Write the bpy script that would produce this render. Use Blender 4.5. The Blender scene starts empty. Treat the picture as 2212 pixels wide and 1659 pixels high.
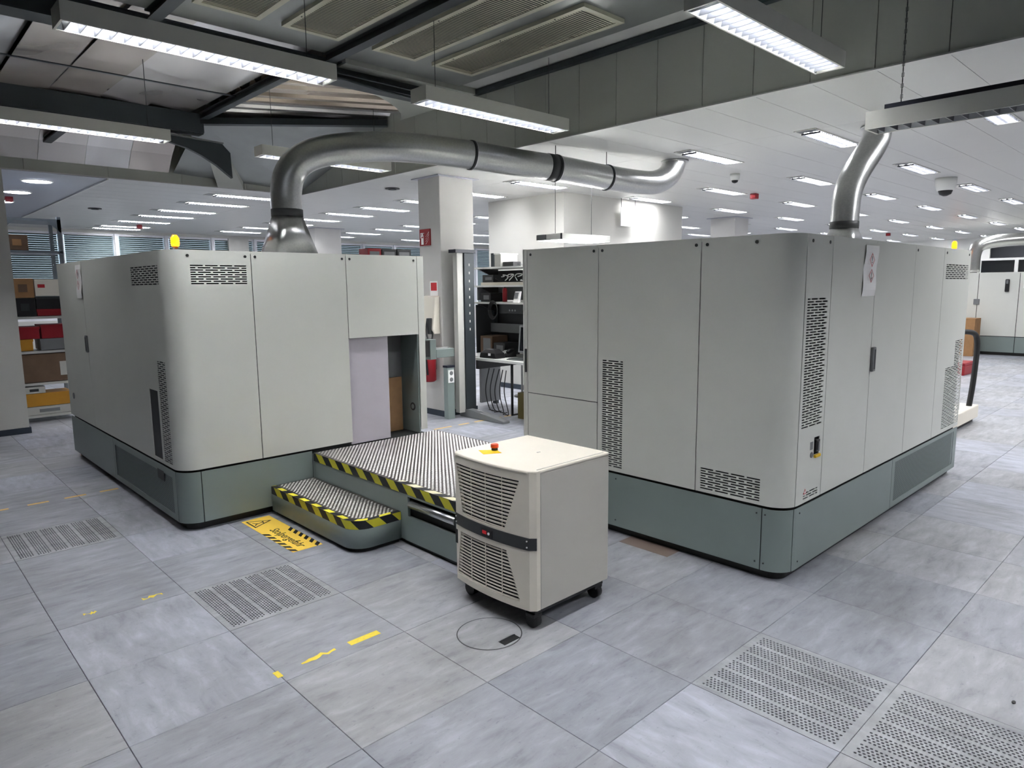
import bpy, math, random
from mathutils import Vector, Matrix
random.seed(7)
sc = bpy.context.scene
PI = math.pi

# ------------------------------------------------------------------ camera, world, exposure
cam_d = bpy.data.cameras.new('camera'); cam = bpy.data.objects.new('camera', cam_d)
sc.collection.objects.link(cam); sc.camera = cam
F, PITCH, ROLL, YAW = 1486.5, 0.140067, -0.0099323, 0.7595073
CAM = Vector((-1.1594, -2.02198, 1.63659))
cy, sy = math.cos(YAW), math.sin(YAW)
fw = Vector((sy*math.cos(PITCH), cy*math.cos(PITCH), -math.sin(PITCH)))
r0 = Vector((cy, -sy, 0)); u0 = r0.cross(fw)
right = math.cos(ROLL)*r0 + math.sin(ROLL)*u0
up = -math.sin(ROLL)*r0 + math.cos(ROLL)*u0
m = Matrix((right, up, -fw)).transposed().to_4x4(); m.translation = CAM
cam.matrix_world = m
cam_d.sensor_width = 36; cam_d.lens = F/2212*36; cam_d.clip_start = .05; cam_d.clip_end = 200

w = bpy.data.worlds.new('world'); sc.world = w; w.use_nodes = True
w.node_tree.nodes['Background'].inputs[0].default_value = (.62, .72, .85, 1)
w.node_tree.nodes['Background'].inputs[1].default_value = .35
sc.view_settings.view_transform = 'Standard'; sc.view_settings.look = 'None'
sc.view_settings.gamma = 1; sc.view_settings.use_curve_mapping = False
sc.view_settings.exposure = 2.9
LAMP = 34.0      # radiance of the tubes in the hanging lamps
RECESS = 16.0     # radiance of the recessed ceiling lights

# ------------------------------------------------------------------ materials
def lin(c):
    return tuple((v/255/12.92 if v/255 <= .04045 else ((v/255+.055)/1.055)**2.4) for v in c) + (1,)
class N:
    def __init__(s, mat): s.t = mat.node_tree; s.b = s.t.nodes['Principled BSDF']
    def n(s, ty, **k):
        x = s.t.nodes.new(ty)
        for a, v in k.items():
            if a.startswith('i_'):
                key = a[2:]; key = int(key) if key.isdigit() else key.replace('_', ' ')
                x.inputs[key].default_value = v
            else: setattr(x, a, v)
        return x
    def l(s, a, b): s.t.links.new(a, b)
    def math(s, op, a, b=None):
        x = s.n('ShaderNodeMath', operation=op)
        for i, v in enumerate((a, b)):
            if v is None: continue
            if isinstance(v, (int, float)): x.inputs[i].default_value = v
            else: s.l(v, x.inputs[i])
        return x.outputs[0]
    def ramp(s, fac, stops):
        r = s.n('ShaderNodeValToRGB'); e = r.color_ramp.elements
        while len(e) < len(stops): e.new(.5)
        for i, (p, c) in enumerate(stops): e[i].position = p; e[i].color = c
        s.l(fac, r.inputs[0]); return r.outputs[0]
    def noise(s, scale, detail=3, rough=.55, vec=None, dist=0):
        x = s.n('ShaderNodeTexNoise'); x.inputs['Scale'].default_value = scale
        x.inputs['Detail'].default_value = detail; x.inputs['Roughness'].default_value = rough
        x.inputs['Distortion'].default_value = dist
        if vec is not None: s.l(vec, x.inputs['Vector'])
        return x.outputs[0]
    def mix(s, fac, a, b, mode='MIX'):
        x = s.n('ShaderNodeMix', data_type='RGBA', blend_type=mode)
        for i, v in ((0, fac), (6, a), (7, b)):
            if isinstance(v, (int, float, tuple)): x.inputs[i].default_value = v
            else: s.l(v, x.inputs[i])
        return x.outputs[2]
    def bump(s, h, strength=.2, dist=.01):
        x = s.n('ShaderNodeBump'); x.inputs['Strength'].default_value = strength; x.inputs['Distance'].default_value = dist
        s.l(h, x.inputs['Height']); s.l(x.outputs[0], s.b.inputs['Normal'])
    def pos(s, scale=(1, 1, 1)):
        g = s.n('ShaderNodeNewGeometry'); mp = s.n('ShaderNodeMapping'); mp.inputs['Scale'].default_value = scale
        s.l(g.outputs['Position'], mp.inputs[0]); return mp.outputs[0]
def mat(name, c, rough=.5, metal=0, var=.06, scale=6, bump=0, bscale=200, emit=None, estr=0, spec=.5):
    mt = bpy.data.materials.new(name); mt.use_nodes = True; k = N(mt)
    col = lin(c); b = k.b
    b.inputs['Roughness'].default_value = rough; b.inputs['Metallic'].default_value = metal
    b.inputs['Specular IOR Level'].default_value = spec
    if var:
        lo = tuple(v*(1-var) for v in col[:3]) + (1,); hi = tuple(min(1, v*(1+var)) for v in col[:3]) + (1,)
        k.l(k.ramp(k.noise(scale, vec=k.pos()), [(.3, lo), (.7, hi)]), b.inputs['Base Color'])
    else: b.inputs['Base Color'].default_value = col
    if bump: k.bump(k.noise(bscale, 2, vec=k.pos()), bump, .002)
    if emit is not None:
        b.inputs['Emission Color'].default_value = lin(emit); b.inputs['Emission Strength'].default_value = estr
    return mt
M = {}
M['panel'] = mat('powder_coated_light_grey', (218, 219, 212), .42, var=.015, scale=3, bump=.06, bscale=700)
M['skirt'] = mat('grey_green_paint', (134, 146, 143), .4, var=.02, scale=4, bump=.05, bscale=700)
M['body'] = mat('cabinet_interior', (50, 53, 53), .7, var=0)
M['dark'] = mat('dark_interior', (16, 18, 20), .7, var=0)
M['black'] = mat('black_plastic', (20, 20, 22), .45, var=0)
M['charcoal'] = mat('charcoal_plastic', (48, 50, 52), .5, var=.05)
M['navy'] = mat('navy_plastic', (22, 27, 44), .45, var=0)
M['white'] = mat('white_paint', (226, 226, 222), .55, var=.02, scale=2)
M['wall'] = mat('white_wall_paint', (198, 197, 192), .8, var=.025, scale=1.2, bump=.1, bscale=60)
M['pillar'] = mat('pillar_paint', (205, 203, 200), .8, var=.05, scale=1.5)
M['ceil'] = mat('ceiling_panel_paint', (190, 190, 188), .42, var=.015, scale=.8)
M['ceilb'] = mat('ceiling_bluish_paint', (166, 168, 178), .35, var=.02, scale=.8)
M['bulk'] = mat('grey_fascia_panel', (168, 170, 163), .7, var=.02, scale=1)
M['base'] = mat('dark_blue_skirting', (44, 54, 66), .5, var=.05)
M['beam'] = mat('dark_steel_beam', (47, 54, 58), .5, .2, var=.1, scale=3)
M['roofgrey'] = mat('grey_roof_sheet', (140, 143, 141), .42, .55, var=.1, scale=2)
M['grille'] = mat('beige_grille', (178, 176, 158), .55, var=.03)
M['slat'] = mat('grille_slat', (196, 194, 172), .55, var=.05)
M['lamp'] = mat('lamp_housing', (188, 188, 182), .45, var=.02)
M['alu'] = mat('aluminium', (196, 198, 200), .3, 1, var=.05, scale=9)
M['mirror'] = mat('bright_louvre_aluminium', (235, 237, 240), .18, .85, var=0)
M['louvre'] = mat('lamp_louvre', (92, 94, 100), .35, .5, var=0)
M['reflector'] = mat('lamp_reflector', (120, 122, 128), .3, .5, var=0)
M['steel'] = mat('steel', (150, 152, 155), .35, 1, var=.08, scale=9)
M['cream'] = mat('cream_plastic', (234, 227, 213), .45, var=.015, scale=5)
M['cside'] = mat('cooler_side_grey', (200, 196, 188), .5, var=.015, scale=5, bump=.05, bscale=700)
M['orange'] = mat('orange_red_plastic', (232, 82, 40), .4, var=0)
M['yellow'] = mat('yellow_label', (244, 200, 30), .5, var=.03, scale=40)
M['red'] = mat('red_plastic', (150, 22, 34), .45, var=.06)
M['redsign'] = mat('sign_red', (150, 20, 28), .5, var=0)
M['rack'] = mat('galvanised_rack', (120, 128, 136), .5, .4, var=.08)
M['card'] = mat('cardboard', (158, 118, 78), .8, var=.1, scale=8)
M['card2'] = mat('dark_cardboard', (104, 82, 64), .8, var=.1, scale=8)
M['paper'] = mat('paper', (252, 251, 250), .7, var=.02)
M['greyp'] = mat('mid_grey_plastic', (120, 122, 124), .5, var=.04)
M['blue'] = mat('blue_plastic', (28, 40, 96), .45, var=.05)
M['ochre'] = mat('ochre_plastic', (186, 132, 34), .5, var=.06)
M['wood'] = mat('plywood_board', (176, 138, 98), .6, var=.1, scale=12)
M['lav'] = mat('lavender_sheet', (196, 190, 200), .28, var=.03, scale=6)
M['screw'] = mat('screw_head', (70, 72, 72), .4, .6, var=0)
M['rubber'] = mat('rubber', (34, 36, 38), .6, var=.05)
M['frame'] = mat('window_frame_white', (226, 226, 232), .5, var=0)
M['blind'] = mat('grey_green_blind', (84, 98, 98), .5, var=.06, scale=3)
M['redink'] = mat('red_ink', (200, 40, 50), .6, var=0)
M['brownish'] = mat('brown_floor_patch', (134, 118, 108), .5, var=.06)
M['tube'] = mat('fluorescent_tube', (255, 255, 255), .5, var=0, emit=(251, 252, 255), estr=LAMP)
M['tubeoff'] = mat('dim_fluorescent_tube', (235, 235, 235), .3, var=0, emit=(255, 251, 244), estr=.25)
M['recess'] = mat('recessed_light_diffuser', (255, 255, 255), .5, var=0, emit=(252, 253, 255), estr=RECESS)
M['recess_cool'] = mat('round_downlight_diffuser', (255, 255, 255), .5, var=0, emit=(236, 240, 255), estr=8)
M['amber'] = mat('amber_lens', (255, 160, 20), .3, var=0, emit=(255, 140, 16), estr=.55)
M['redled'] = mat('red_led', (160, 10, 20), .3, var=0, emit=(200, 20, 40), estr=.03)
M['paint_yellow'] = mat('worn_yellow_floor_paint', (254, 226, 70), .6, var=.08, scale=60)
M['paint_amber'] = mat('amber_floor_paint', (238, 198, 116), .6, var=.08, scale=60)
M['olive'] = mat('olive_crate', (84, 74, 34), .6, var=.08)
M['screen'] = mat('monitor_screen', (22, 25, 28), .15, var=0)

def glass():
    mt = bpy.data.materials.new('window_glass'); mt.use_nodes = True; b = mt.node_tree.nodes['Principled BSDF']
    b.inputs['Base Color'].default_value = (.75, .85, .85, 1); b.inputs['Roughness'].default_value = .05
    b.inputs['Transmission Weight'].default_value = .9; return mt
M['glass'] = glass()

def floor_mat(name, perf=False):
    mt = bpy.data.materials.new(name); mt.use_nodes = True; k = N(mt)
    g = k.n('ShaderNodeNewGeometry'); s = k.n('ShaderNodeSeparateXYZ'); k.l(g.outputs['Position'], s.inputs[0])
    cx = k.math('FLOOR', k.math('DIVIDE', s.outputs[0], .6)); cyy = k.math('FLOOR', k.math('DIVIDE', s.outputs[1], .6))
    c = k.n('ShaderNodeCombineXYZ'); k.l(cx, c.inputs[0]); k.l(cyy, c.inputs[1])
    wn = k.n('ShaderNodeTexWhiteNoise', noise_dimensions='3D'); k.l(c.outputs[0], wn.inputs['Vector'])
    rnd = wn.outputs['Value']
    # grain along x or, on some tiles, along y
    va = k.n('ShaderNodeVectorMath', operation='MULTIPLY'); k.l(g.outputs['Position'], va.inputs[0]); va.inputs[1].default_value = (4.5, 15, 1)
    vb = k.n('ShaderNodeVectorMath', operation='MULTIPLY'); k.l(g.outputs['Position'], vb.inputs[0]); vb.inputs[1].default_value = (15, 4.5, 1)
    sel = k.math('GREATER_THAN', rnd, .72)
    mx = k.n('ShaderNodeMix', data_type='VECTOR'); k.l(sel, mx.inputs[0]); k.l(va.outputs[0], mx.inputs[4]); k.l(vb.outputs[0], mx.inputs[5])
    off = k.n('ShaderNodeVectorMath', operation='MULTIPLY_ADD'); k.l(wn.outputs['Color'], off.inputs[0]); off.inputs[1].default_value = (40, 40, 40)
    k.l(mx.outputs[1], off.inputs[2])
    gr = k.noise(1.0, 6, .62, off.outputs[0], .35)
    base = k.ramp(rnd, [(0, lin((152, 155, 164))), (.35, lin((159, 161, 169))), (.6, lin((167, 168, 172))), (.85, lin((170, 173, 184))), (1, lin((173, 176, 187)))])
    if perf: base = k.mix(.6, base, lin((158, 161, 162)))
    grc = k.ramp(gr, [(.3, (.72, .72, .73, 1)), (.42, (.92, .92, .92, 1)), (.55, (1.02, 1.02, 1.02, 1)), (.68, (1.2, 1.2, 1.21, 1))])
    col = k.mix(1, base, grc, 'MULTIPLY')
    fleck = k.noise(26, 4, .7, k.pos((1, 1.8, 1)))
    col = k.mix(1, col, k.ramp(fleck, [(.3, (.74, .74, .77, 1)), (.4, (1, 1, 1, 1)), (.62, (1, 1, 1, 1)), (.7, (1.1, 1.1, 1.1, 1))]), 'MULTIPLY')
    dirt = k.noise(1.3, 5, .6, k.pos())
    col = k.mix(1, col, k.ramp(dirt, [(.36, (.8, .79, .77, 1)), (.56, (1, 1, 1, 1))]), 'MULTIPLY')
    k.l(col, k.b.inputs['Base Color'])
    k.l(k.ramp(gr, [(.3, (.5, .5, .5, 1)), (.7, (.36, .36, .36, 1))]), k.b.inputs['Roughness'])
    k.bump(gr, .05, .002)
    return mt
M['floor'] = floor_mat('marbled_floor_covering'); M['perf'] = floor_mat('perforated_tile_covering', True)

def sheet_mat(name, sc_, bmp):
    """bright mill-finish sheet metal: smooth, softly dented, glossy"""
    mt = bpy.data.materials.new(name); mt.use_nodes = True; k = N(mt)
    n1 = k.noise(1.0, 1.5, .4, k.pos(sc_), .2)
    oi = k.n('ShaderNodeObjectInfo')
    tint = k.ramp(oi.outputs['Random'], [(0, lin((206, 184, 158))), (.3, lin((226, 222, 218))), (.65, lin((248, 246, 246))), (1, lin((214, 204, 196)))])  # sheet colour varies, also standing in for uneven reflections
    k.l(k.mix(1, tint, k.ramp(n1, [(.36, (.72, .71, .7, 1)), (.52, (1, 1, 1, 1))]), 'MULTIPLY'), k.b.inputs['Base Color'])  # broad tone patches painted in as glossy gradients
    k.b.inputs['Metallic'].default_value = .6; k.b.inputs['Roughness'].default_value = .24
    k.bump(n1, bmp, .12); return mt
M['sheet'] = sheet_mat('bright_roof_sheet', (1.3, .7, 1), .5); M['corr'] = sheet_mat('corrugated_roof_sheet', (.8, .8, 1), .15)

def galv():
    mt = bpy.data.materials.new('galvanised_duct_steel'); mt.use_nodes = True; k = N(mt)
    v = k.n('ShaderNodeTexVoronoi'); v.inputs['Scale'].default_value = 60; k.l(k.pos(), v.inputs['Vector'])
    c = k.ramp(v.outputs['Distance'], [(0, lin((164, 165, 165))), (1, lin((176, 177, 176)))])
    k.l(c, k.b.inputs['Base Color']); k.b.inputs['Metallic'].default_value = .9
    k.b.inputs['Roughness'].default_value = .29
    return mt
M['galv'] = galv()
def tread():
    mt = bpy.data.materials.new('tread_plate'); mt.use_nodes = True; k = N(mt)
    k.l(k.ramp(k.noise(9, 4, .6, k.pos()), [(.3, lin((84, 78, 76))), (.7, lin((122, 116, 112)))]), k.b.inputs['Base Color'])
    k.b.inputs['Metallic'].default_value = .75; k.b.inputs['Roughness'].default_value = .38; return mt
M['tread'] = tread()
M['bumps'] = mat('worn_tread_bumps', (226, 222, 220), .3, .7, var=.05, scale=30)

def hazard(name, p, slant, y=(205, 198, 52), k2=(28, 30, 34)):
    mt = bpy.data.materials.new(name); mt.use_nodes = True; k = N(mt)
    uv = k.n('ShaderNodeUVMap'); s = k.n('ShaderNodeSeparateXYZ'); k.l(uv.outputs[0], s.inputs[0])
    f = k.math('FRACT', k.math('DIVIDE', k.math('ADD', s.outputs[0], k.math('MULTIPLY', s.outputs[1], slant)), p))
    k.l(k.mix(k.math('GREATER_THAN', f, .5), lin(k2), lin(y)), k.b.inputs['Base Color'])
    k.b.inputs['Roughness'].default_value = .5; return mt
M['haz'] = hazard('hazard_tape', .19, 1.0); M['haz2'] = hazard('hazard_tape_lit_top', .17, -.6, (240, 228, 60))  # side tape painted darker, top tape brighter, as light falls on them
M['haz3'] = hazard('pale_hazard_tape', .19, -1.6, (232, 226, 190))

def perf_mat():
    """perforated sheet: fine round holes that really let light and sight through"""
    mt = bpy.data.materials.new('perforated_sheet'); mt.use_nodes = True; k = N(mt)
    g = k.n('ShaderNodeNewGeometry'); s = k.n('ShaderNodeSeparateXYZ'); k.l(g.outputs['Position'], s.inputs[0])
    a = k.math('DIVIDE', k.math('ADD', s.outputs[0], s.outputs[1]), .0125); b = k.math('DIVIDE', s.outputs[2], .0125)
    b2 = k.math('ADD', b, k.math('MULTIPLY', k.math('FLOOR', a), .5))
    fa = k.math('SUBTRACT', k.math('FRACT', a), .5); fb = k.math('SUBTRACT', k.math('FRACT', b2), .5)
    d = k.math('ADD', k.math('MULTIPLY', fa, fa), k.math('MULTIPLY', fb, fb))
    k.b.inputs['Base Color'].default_value = lin((118, 130, 128))
    k.l(k.math('GREATER_THAN', d, .085), k.b.inputs['Alpha']); return mt
M['perfsheet'] = perf_mat()

# ------------------------------------------------------------------ mesh helpers
COL = sc.collection
def wloc(o):
    v = Vector((0, 0, 0))
    while o is not None: v = v + o.location; o = o.parent
    return v
class MB:
    def __init__(s): s.v = []; s.f = []; s.sm = []; s.uv = []
    def face(s, idx, smooth=False, uv=None): s.f.append(tuple(idx)); s.sm.append(smooth); s.uv.append(uv)
    def box(s, x0, x1, y0, y1, z0, z1):
        n = len(s.v)
        s.v += [(x, y, z) for z in (z0, z1) for y in (y0, y1) for x in (x0, x1)]
        for q in ((0, 2, 3, 1), (4, 5, 7, 6), (0, 1, 5, 4), (2, 6, 7, 3), (0, 4, 6, 2), (1, 3, 7, 5)):
            s.face([n+i for i in q])
        return s
    def quad(s, a, b, c, d, uv=None):
        n = len(s.v); s.v += [tuple(a), tuple(b), tuple(c), tuple(d)]; s.face((n, n+1, n+2, n+3), False, uv); return s
    def prism(s, pts, z0, z1, smooth_sides=False):
        n = len(s.v); k = len(pts)
        s.v += [(x, y, z0) for x, y in pts] + [(x, y, z1) for x, y in pts]
        s.face(list(range(n+k-1, n-1, -1))); s.face(list(range(n+k, n+2*k)))
        for i in range(k):
            j = (i+1) % k; s.face((n+i, n+j, n+k+j, n+k+i), smooth_sides)
        return s
    def prism_axis(s, pts, a0, a1, axis):
        """pts in the plane normal to axis; axis 0: (y,z), 1: (x,z)"""
        n = len(s.v); k = len(pts)
        for a in (a0, a1):
            for p, q in pts: s.v.append((a, p, q) if axis == 0 else (p, a, q))
        s.face(list(range(n, n+k))); s.face(list(range(n+2*k-1, n+k-1, -1)))
        for i in range(k):
            j = (i+1) % k; s.face((n+i, n+k+i, n+k+j, n+j))
        return s
    def tube(s, path, r, seg=12, caps=True):
        P = [Vector(p) for p in path]; rr = r if isinstance(r, (list, tuple)) else [r]*len(P)
        n0 = len(s.v); ref = None
        for i, p in enumerate(P):
            t = (P[min(i+1, len(P)-1)] - P[max(i-1, 0)]).normalized()
            if ref is None:
                ref = t.cross(Vector((0, 0, 1)))
                if ref.length < .05: ref = t.cross(Vector((1, 0, 0)))
                ref.normalize()
            else:
                ref = (ref - t*ref.dot(t)).normalized()
            b = t.cross(ref)
            for k in range(seg):
                a = 2*PI*k/seg; s.v.append(tuple(p + rr[i]*(math.cos(a)*ref + math.sin(a)*b)))
        for i in range(len(P)-1):
            for k in range(seg):
                k2 = (k+1) % seg
                s.face((n0+i*seg+k, n0+i*seg+k2, n0+(i+1)*seg+k2, n0+(i+1)*seg+k), True)
        if caps:
            s.face([n0+k for k in range(seg-1, -1, -1)]); s.face([n0+(len(P)-1)*seg+k for k in range(seg)])
        return s
    def cyl(s, a, b, r, seg=16, r2=None): return s.tube([a, b], [r, r if r2 is None else r2], seg)
    def loft(s, rings, closed=True, caps=True, smooth=True):
        n0 = len(s.v); k = len(rings[0])
        for r_ in rings: s.v += [tuple(p) for p in r_]
        for i in range(len(rings)-1):
            for j in range(k if closed else k-1):
                j2 = (j+1) % k; s.face((n0+i*k+j, n0+i*k+j2, n0+(i+1)*k+j2, n0+(i+1)*k+j), smooth)
        if caps:
            s.face([n0+j for j in range(k-1, -1, -1)]); s.face([n0+(len(rings)-1)*k+j for j in range(k)])
        return s
    def build(s, name, material, parent=None, bevel=0, kind=None, off=None):
        me = bpy.data.meshes.new(name)
        L = off if off is not None else (wloc(parent) if parent is not None else Vector((0, 0, 0)))
        me.from_pydata([(x-L[0], y-L[1], z-L[2]) for x, y, z in s.v], [], s.f)
        me.polygons.foreach_set('use_smooth', s.sm)
        if any(u is not None for u in s.uv):
            ul = me.uv_layers.new(name='UVMap'); i = 0
            for f, u in zip(s.f, s.uv):
                for q in range(len(f)):
                    ul.data[i].uv = u[q] if u else (0, 0); i += 1
        me.materials.append(material); me.update()
        o = bpy.data.objects.new(name, me); COL.objects.link(o)
        if parent is not None: o.parent = parent
        if bevel:
            b = o.modifiers.new('bevel', 'BEVEL'); b.width = bevel; b.segments = 2; b.limit_method = 'ANGLE'; b.angle_limit = .6
        if kind: o['kind'] = kind
        return o
def tag(o, label=None, cat=None, group=None, kind=None):
    if label: o['label'] = label
    if cat: o['category'] = cat
    if group: o['group'] = group
    if kind: o['kind'] = kind
    return o
def empty(name, loc, label=None, cat=None, group=None, kind=None):
    o = bpy.data.objects.new(name, None); COL.objects.link(o); o.location = loc; o.empty_display_size = .1
    return tag(o, label, cat, group, kind)
def solo(mb, name, material, label, cat, group=None, bevel=0, loc=None):
    """a thing that is one mesh; its origin goes to the middle of its base"""
    xs = [p[0] for p in mb.v]; ys = [p[1] for p in mb.v]; zs = [p[2] for p in mb.v]
    L = Vector(((min(xs)+max(xs))/2, (min(ys)+max(ys))/2, min(zs)))
    o = mb.build(name, material, None, bevel, off=L); o.location = L
    return tag(o, label, cat, group)
def dupe(o, parent=None, loc=None):
    c = o.copy(); COL.objects.link(c)
    if parent is not None: c.parent = parent
    if loc is not None: c.location = loc
    return c
def copy_tree(o, parent=None):
    c = o.copy(); COL.objects.link(c); c.parent = parent
    for ch in o.children: copy_tree(ch, c)
    return c
def bx(*a): return MB().box(*a)
def smooth_path(pts, n=8):
    P = [Vector(p) for p in pts]; out = []
    for i in range(len(P)-1):
        a = P[max(i-1, 0)]; b = P[i]; c = P[i+1]; d = P[min(i+2, len(P)-1)]
        for k in range(n):
            t = k/n
            out.append(.5*((2*b) + (c-a)*t + (2*a-5*b+4*c-d)*t*t + (3*b-a-3*c+d)*t**3))
    out.append(P[-1]); return out
def cut_panel(mp, u0, u1, v0, v1, holes=(), depth=.004, ub=(), octo=0, mb=None, flip=False):
    R = lambda x: round(x, 5)
    us = {R(u0), R(u1)} | {R(x) for x in ub if u0 < x < u1}; vs = {R(v0), R(v1)}
    for a, b, c, d in holes: us |= {R(a), R(b)}; vs |= {R(c), R(d)}
    us = sorted(x for x in us if R(u0) <= x <= R(u1)); vs = sorted(x for x in vs if R(v0) <= x <= R(v1))
    ui = {x: i for i, x in enumerate(us)}; vi = {x: i for i, x in enumerate(vs)}
    nu, nv = len(us)-1, len(vs)-1; solid = [[True]*nv for _ in range(nu)]
    mb = mb or MB(); cache = {}
    def V(i, j, l):
        q = (i, j, l)
        if q not in cache: cache[q] = len(mb.v); mb.v.append(tuple(mp(us[i], vs[j], depth*l)))
        return cache[q]
    for a, b, c, d in holes:
        ia, ib, ja, jb = ui[R(a)], ui[R(b)], vi[R(c)], vi[R(d)]
        for i in range(ia, ib):
            for j in range(ja, jb): solid[i][j] = False
        if octo:
            ca, cb = (b-a)*octo, (d-c)*octo
            for (pu, pv, qu, qv) in ((a, c, 1, 1), (b, c, -1, 1), (b, d, -1, -1), (a, d, 1, -1)):
                n = len(mb.v)
                mb.v += [tuple(mp(pu, pv, 0)), tuple(mp(pu+qu*ca, pv, 0)), tuple(mp(pu, pv+qv*cb, 0))]
                mb.face((n, n+1, n+2) if (qu*qv > 0) != flip else (n, n+2, n+1))
    def fc(q): mb.face(q[::-1] if flip else q)
    for i in range(nu):
        for j in range(nv):
            if not solid[i][j]: continue
            fc((V(i, j, 0), V(i+1, j, 0), V(i+1, j+1, 0), V(i, j+1, 0)))
            if i == 0 or not solid[i-1][j]: fc((V(i, j, 1), V(i, j, 0), V(i, j+1, 0), V(i, j+1, 1)))
            if i == nu-1 or not solid[i+1][j]: fc((V(i+1, j, 0), V(i+1, j, 1), V(i+1, j+1, 1), V(i+1, j+1, 0)))
            if j == 0 or not solid[i][j-1]: fc((V(i, j, 1), V(i+1, j, 1), V(i+1, j, 0), V(i, j, 0)))
            if j == nv-1 or not solid[i][j+1]: fc((V(i, j+1, 0), V(i+1, j+1, 0), V(i+1, j+1, 1), V(i, j+1, 1)))
    return mb
def brick_slots(u0, u1, v0, v1, L=.083, gap=.014, h=.0086, pitch=.0148):
    out = []; n = max(1, round((v1-v0)/pitch))
    for r in range(n):
        z = v0 + r*pitch; x = u0 - (0 if r % 2 == 0 else (L+gap)/2)
        while x < u1:
            a, b = max(x, u0), min(x+L, u1)
            if b-a > .018: out.append((a, b, z, z+h))
            x += L+gap
    return out
def text_mesh(txt, size, name, material, parent, mat4, extrude=.0004, shear=0):
    c = bpy.data.curves.new('lettering', 'FONT'); c.body = txt; c.size = size; c.extrude = extrude; c.shear = shear
    c.align_x = 'CENTER'; c.align_y = 'CENTER'
    t = bpy.data.objects.new('lettering', c); COL.objects.link(t)
    me = bpy.data.meshes.new_from_object(t); me.name = name
    bpy.data.objects.remove(t); bpy.data.curves.remove(c)
    me.transform(mat4); 
    L = wloc(parent) if parent is not None else Vector((0, 0, 0)); me.transform(Matrix.Translation(-L))
    me.materials.clear(); me.materials.append(material)
    o = bpy.data.objects.new(name, me); COL.objects.link(o)
    if parent is not None: o.parent = parent
    return o
def basis(o, xa, ya):
    xa = Vector(xa).normalized(); ya = Vector(ya).normalized(); za = xa.cross(ya)
    m_ = Matrix((xa, ya, za)).transposed().to_4x4(); m_.translation = Vector(o); return m_

# ------------------------------------------------------------------ the floor
floor = tag(bx(-7, 30, -7, 18, -.12, -.012).build('floor', M['dark']), kind='structure')
tmb = MB(); g = .0011
tmb.loft([[(x*(.3-g), y*(.3-g), -.012) for x, y in ((-1, -1), (1, -1), (1, 1), (-1, 1))],
          [(x*(.3-g), y*(.3-g), -.0012) for x, y in ((-1, -1), (1, -1), (1, 1), (-1, 1))],
          [(x*(.3-g-.0012), y*(.3-g-.0012), 0) for x, y in ((-1, -1), (1, -1), (1, 1), (-1, 1))]], smooth=False)
proto = tmb.build('floor_tile', M['floor'], floor)
SPECIAL = {(0, 2): 'slots', (2, -2): 'holes', (2, -3): 'holes', (-1, 5): 'fine'}
def vis(x, y, z=0):
    d = Vector((x, y, z)) - CAM; dz = d.dot(fw)
    if dz < .4: return False
    return abs(d.dot(right)/dz*F) < 1106+260/dz*2 and abs(d.dot(up)/dz*F) < 830+500/dz
cells = []
for i in range(-9, 42):
    for j in range(-9, 30):
        x, y = i*.6+.3, j*.6+.3
        if (i, j) in SPECIAL: continue
        cells.append(((0 if vis(x, y) else 100) + math.hypot(x-CAM.x, y-CAM.y), x, y))
cells.sort()
first = True; far = MB()
for n_, (d, x, y) in enumerate(cells):
    if n_ < 290 and d < 100:
        o = proto if first else dupe(proto, floor)
        first = False; o.location = (x, y, 0)
    else:
        far.quad((x-.2985, y-.2985, 0), (x+.2985, y-.2985, 0), (x+.2985, y+.2985, 0), (x-.2985, y+.2985, 0))
far.build('distant_floor_tiles', M['floor'], floor, kind='stuff')
# perforated tiles: real holes over the dark void
def perf_tile(i, j, style):
    X, Y = i*.6, j*.6; holes = []
    nb, b0, bw, gp = (6, .03, .076, .0168)[0:4] if style != 'fine' else (6, .03, .076, .0168)
    for b in range(nb):
        u = b0 + b*(bw+gp)
        if style == 'holes':
            for c in range(5):
                for r in range(33):
                    uu = u + c*.0155; vv = .03 + r*.0165 + (.00825 if c % 2 else 0)
                    if vv+.0088 < .575: holes.append((uu, uu+.0098, vv, vv+.0098))
        else:
            for c in range(6):
                for r in range(26):
                    uu = u + c*.0128; vv = .03 + r*.021 + (.0105 if c % 2 else 0)
                    if vv+.0145 < .575: holes.append((uu, uu+.0078, vv, vv+.0155))
    mp = lambda u, v, d: (X+u, Y+v, -d)
    mb = cut_panel(mp, .0012, .5988, .0012, .5988, holes, .005, octo=.28)
    return mb.build('perforated_floor_tile', M['perf'], floor)
for (i, j), st in SPECIAL.items(): perf_tile(i, j, st)

# ------------------------------------------------------------------ walls and pillars
def struct(mb, name, material, **k): return tag(mb.build(name, material, **k), kind='structure')
H = 3.0; BX = 3.76; BY = 7.6; ZR = 3.66
struct(bx(-7, 30, -7.2, -7, -.1, 4.2), 'wall_front', M['wall'])
struct(bx(-7.2, -7, -7, 18, -.1, 4.2), 'wall_left', M['wall'])
wl = struct(bx(-7, .19, 7.6, 7.95, 0, 3.0), 'wall_left_return', M['wall'])
bb = bx(-7, .205, 7.585, 7.6, 0, .07).box(.19, .205, 7.6, 7.95, 0, .07)
struct(bb, 'baseboard_left', M['base'])
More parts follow.
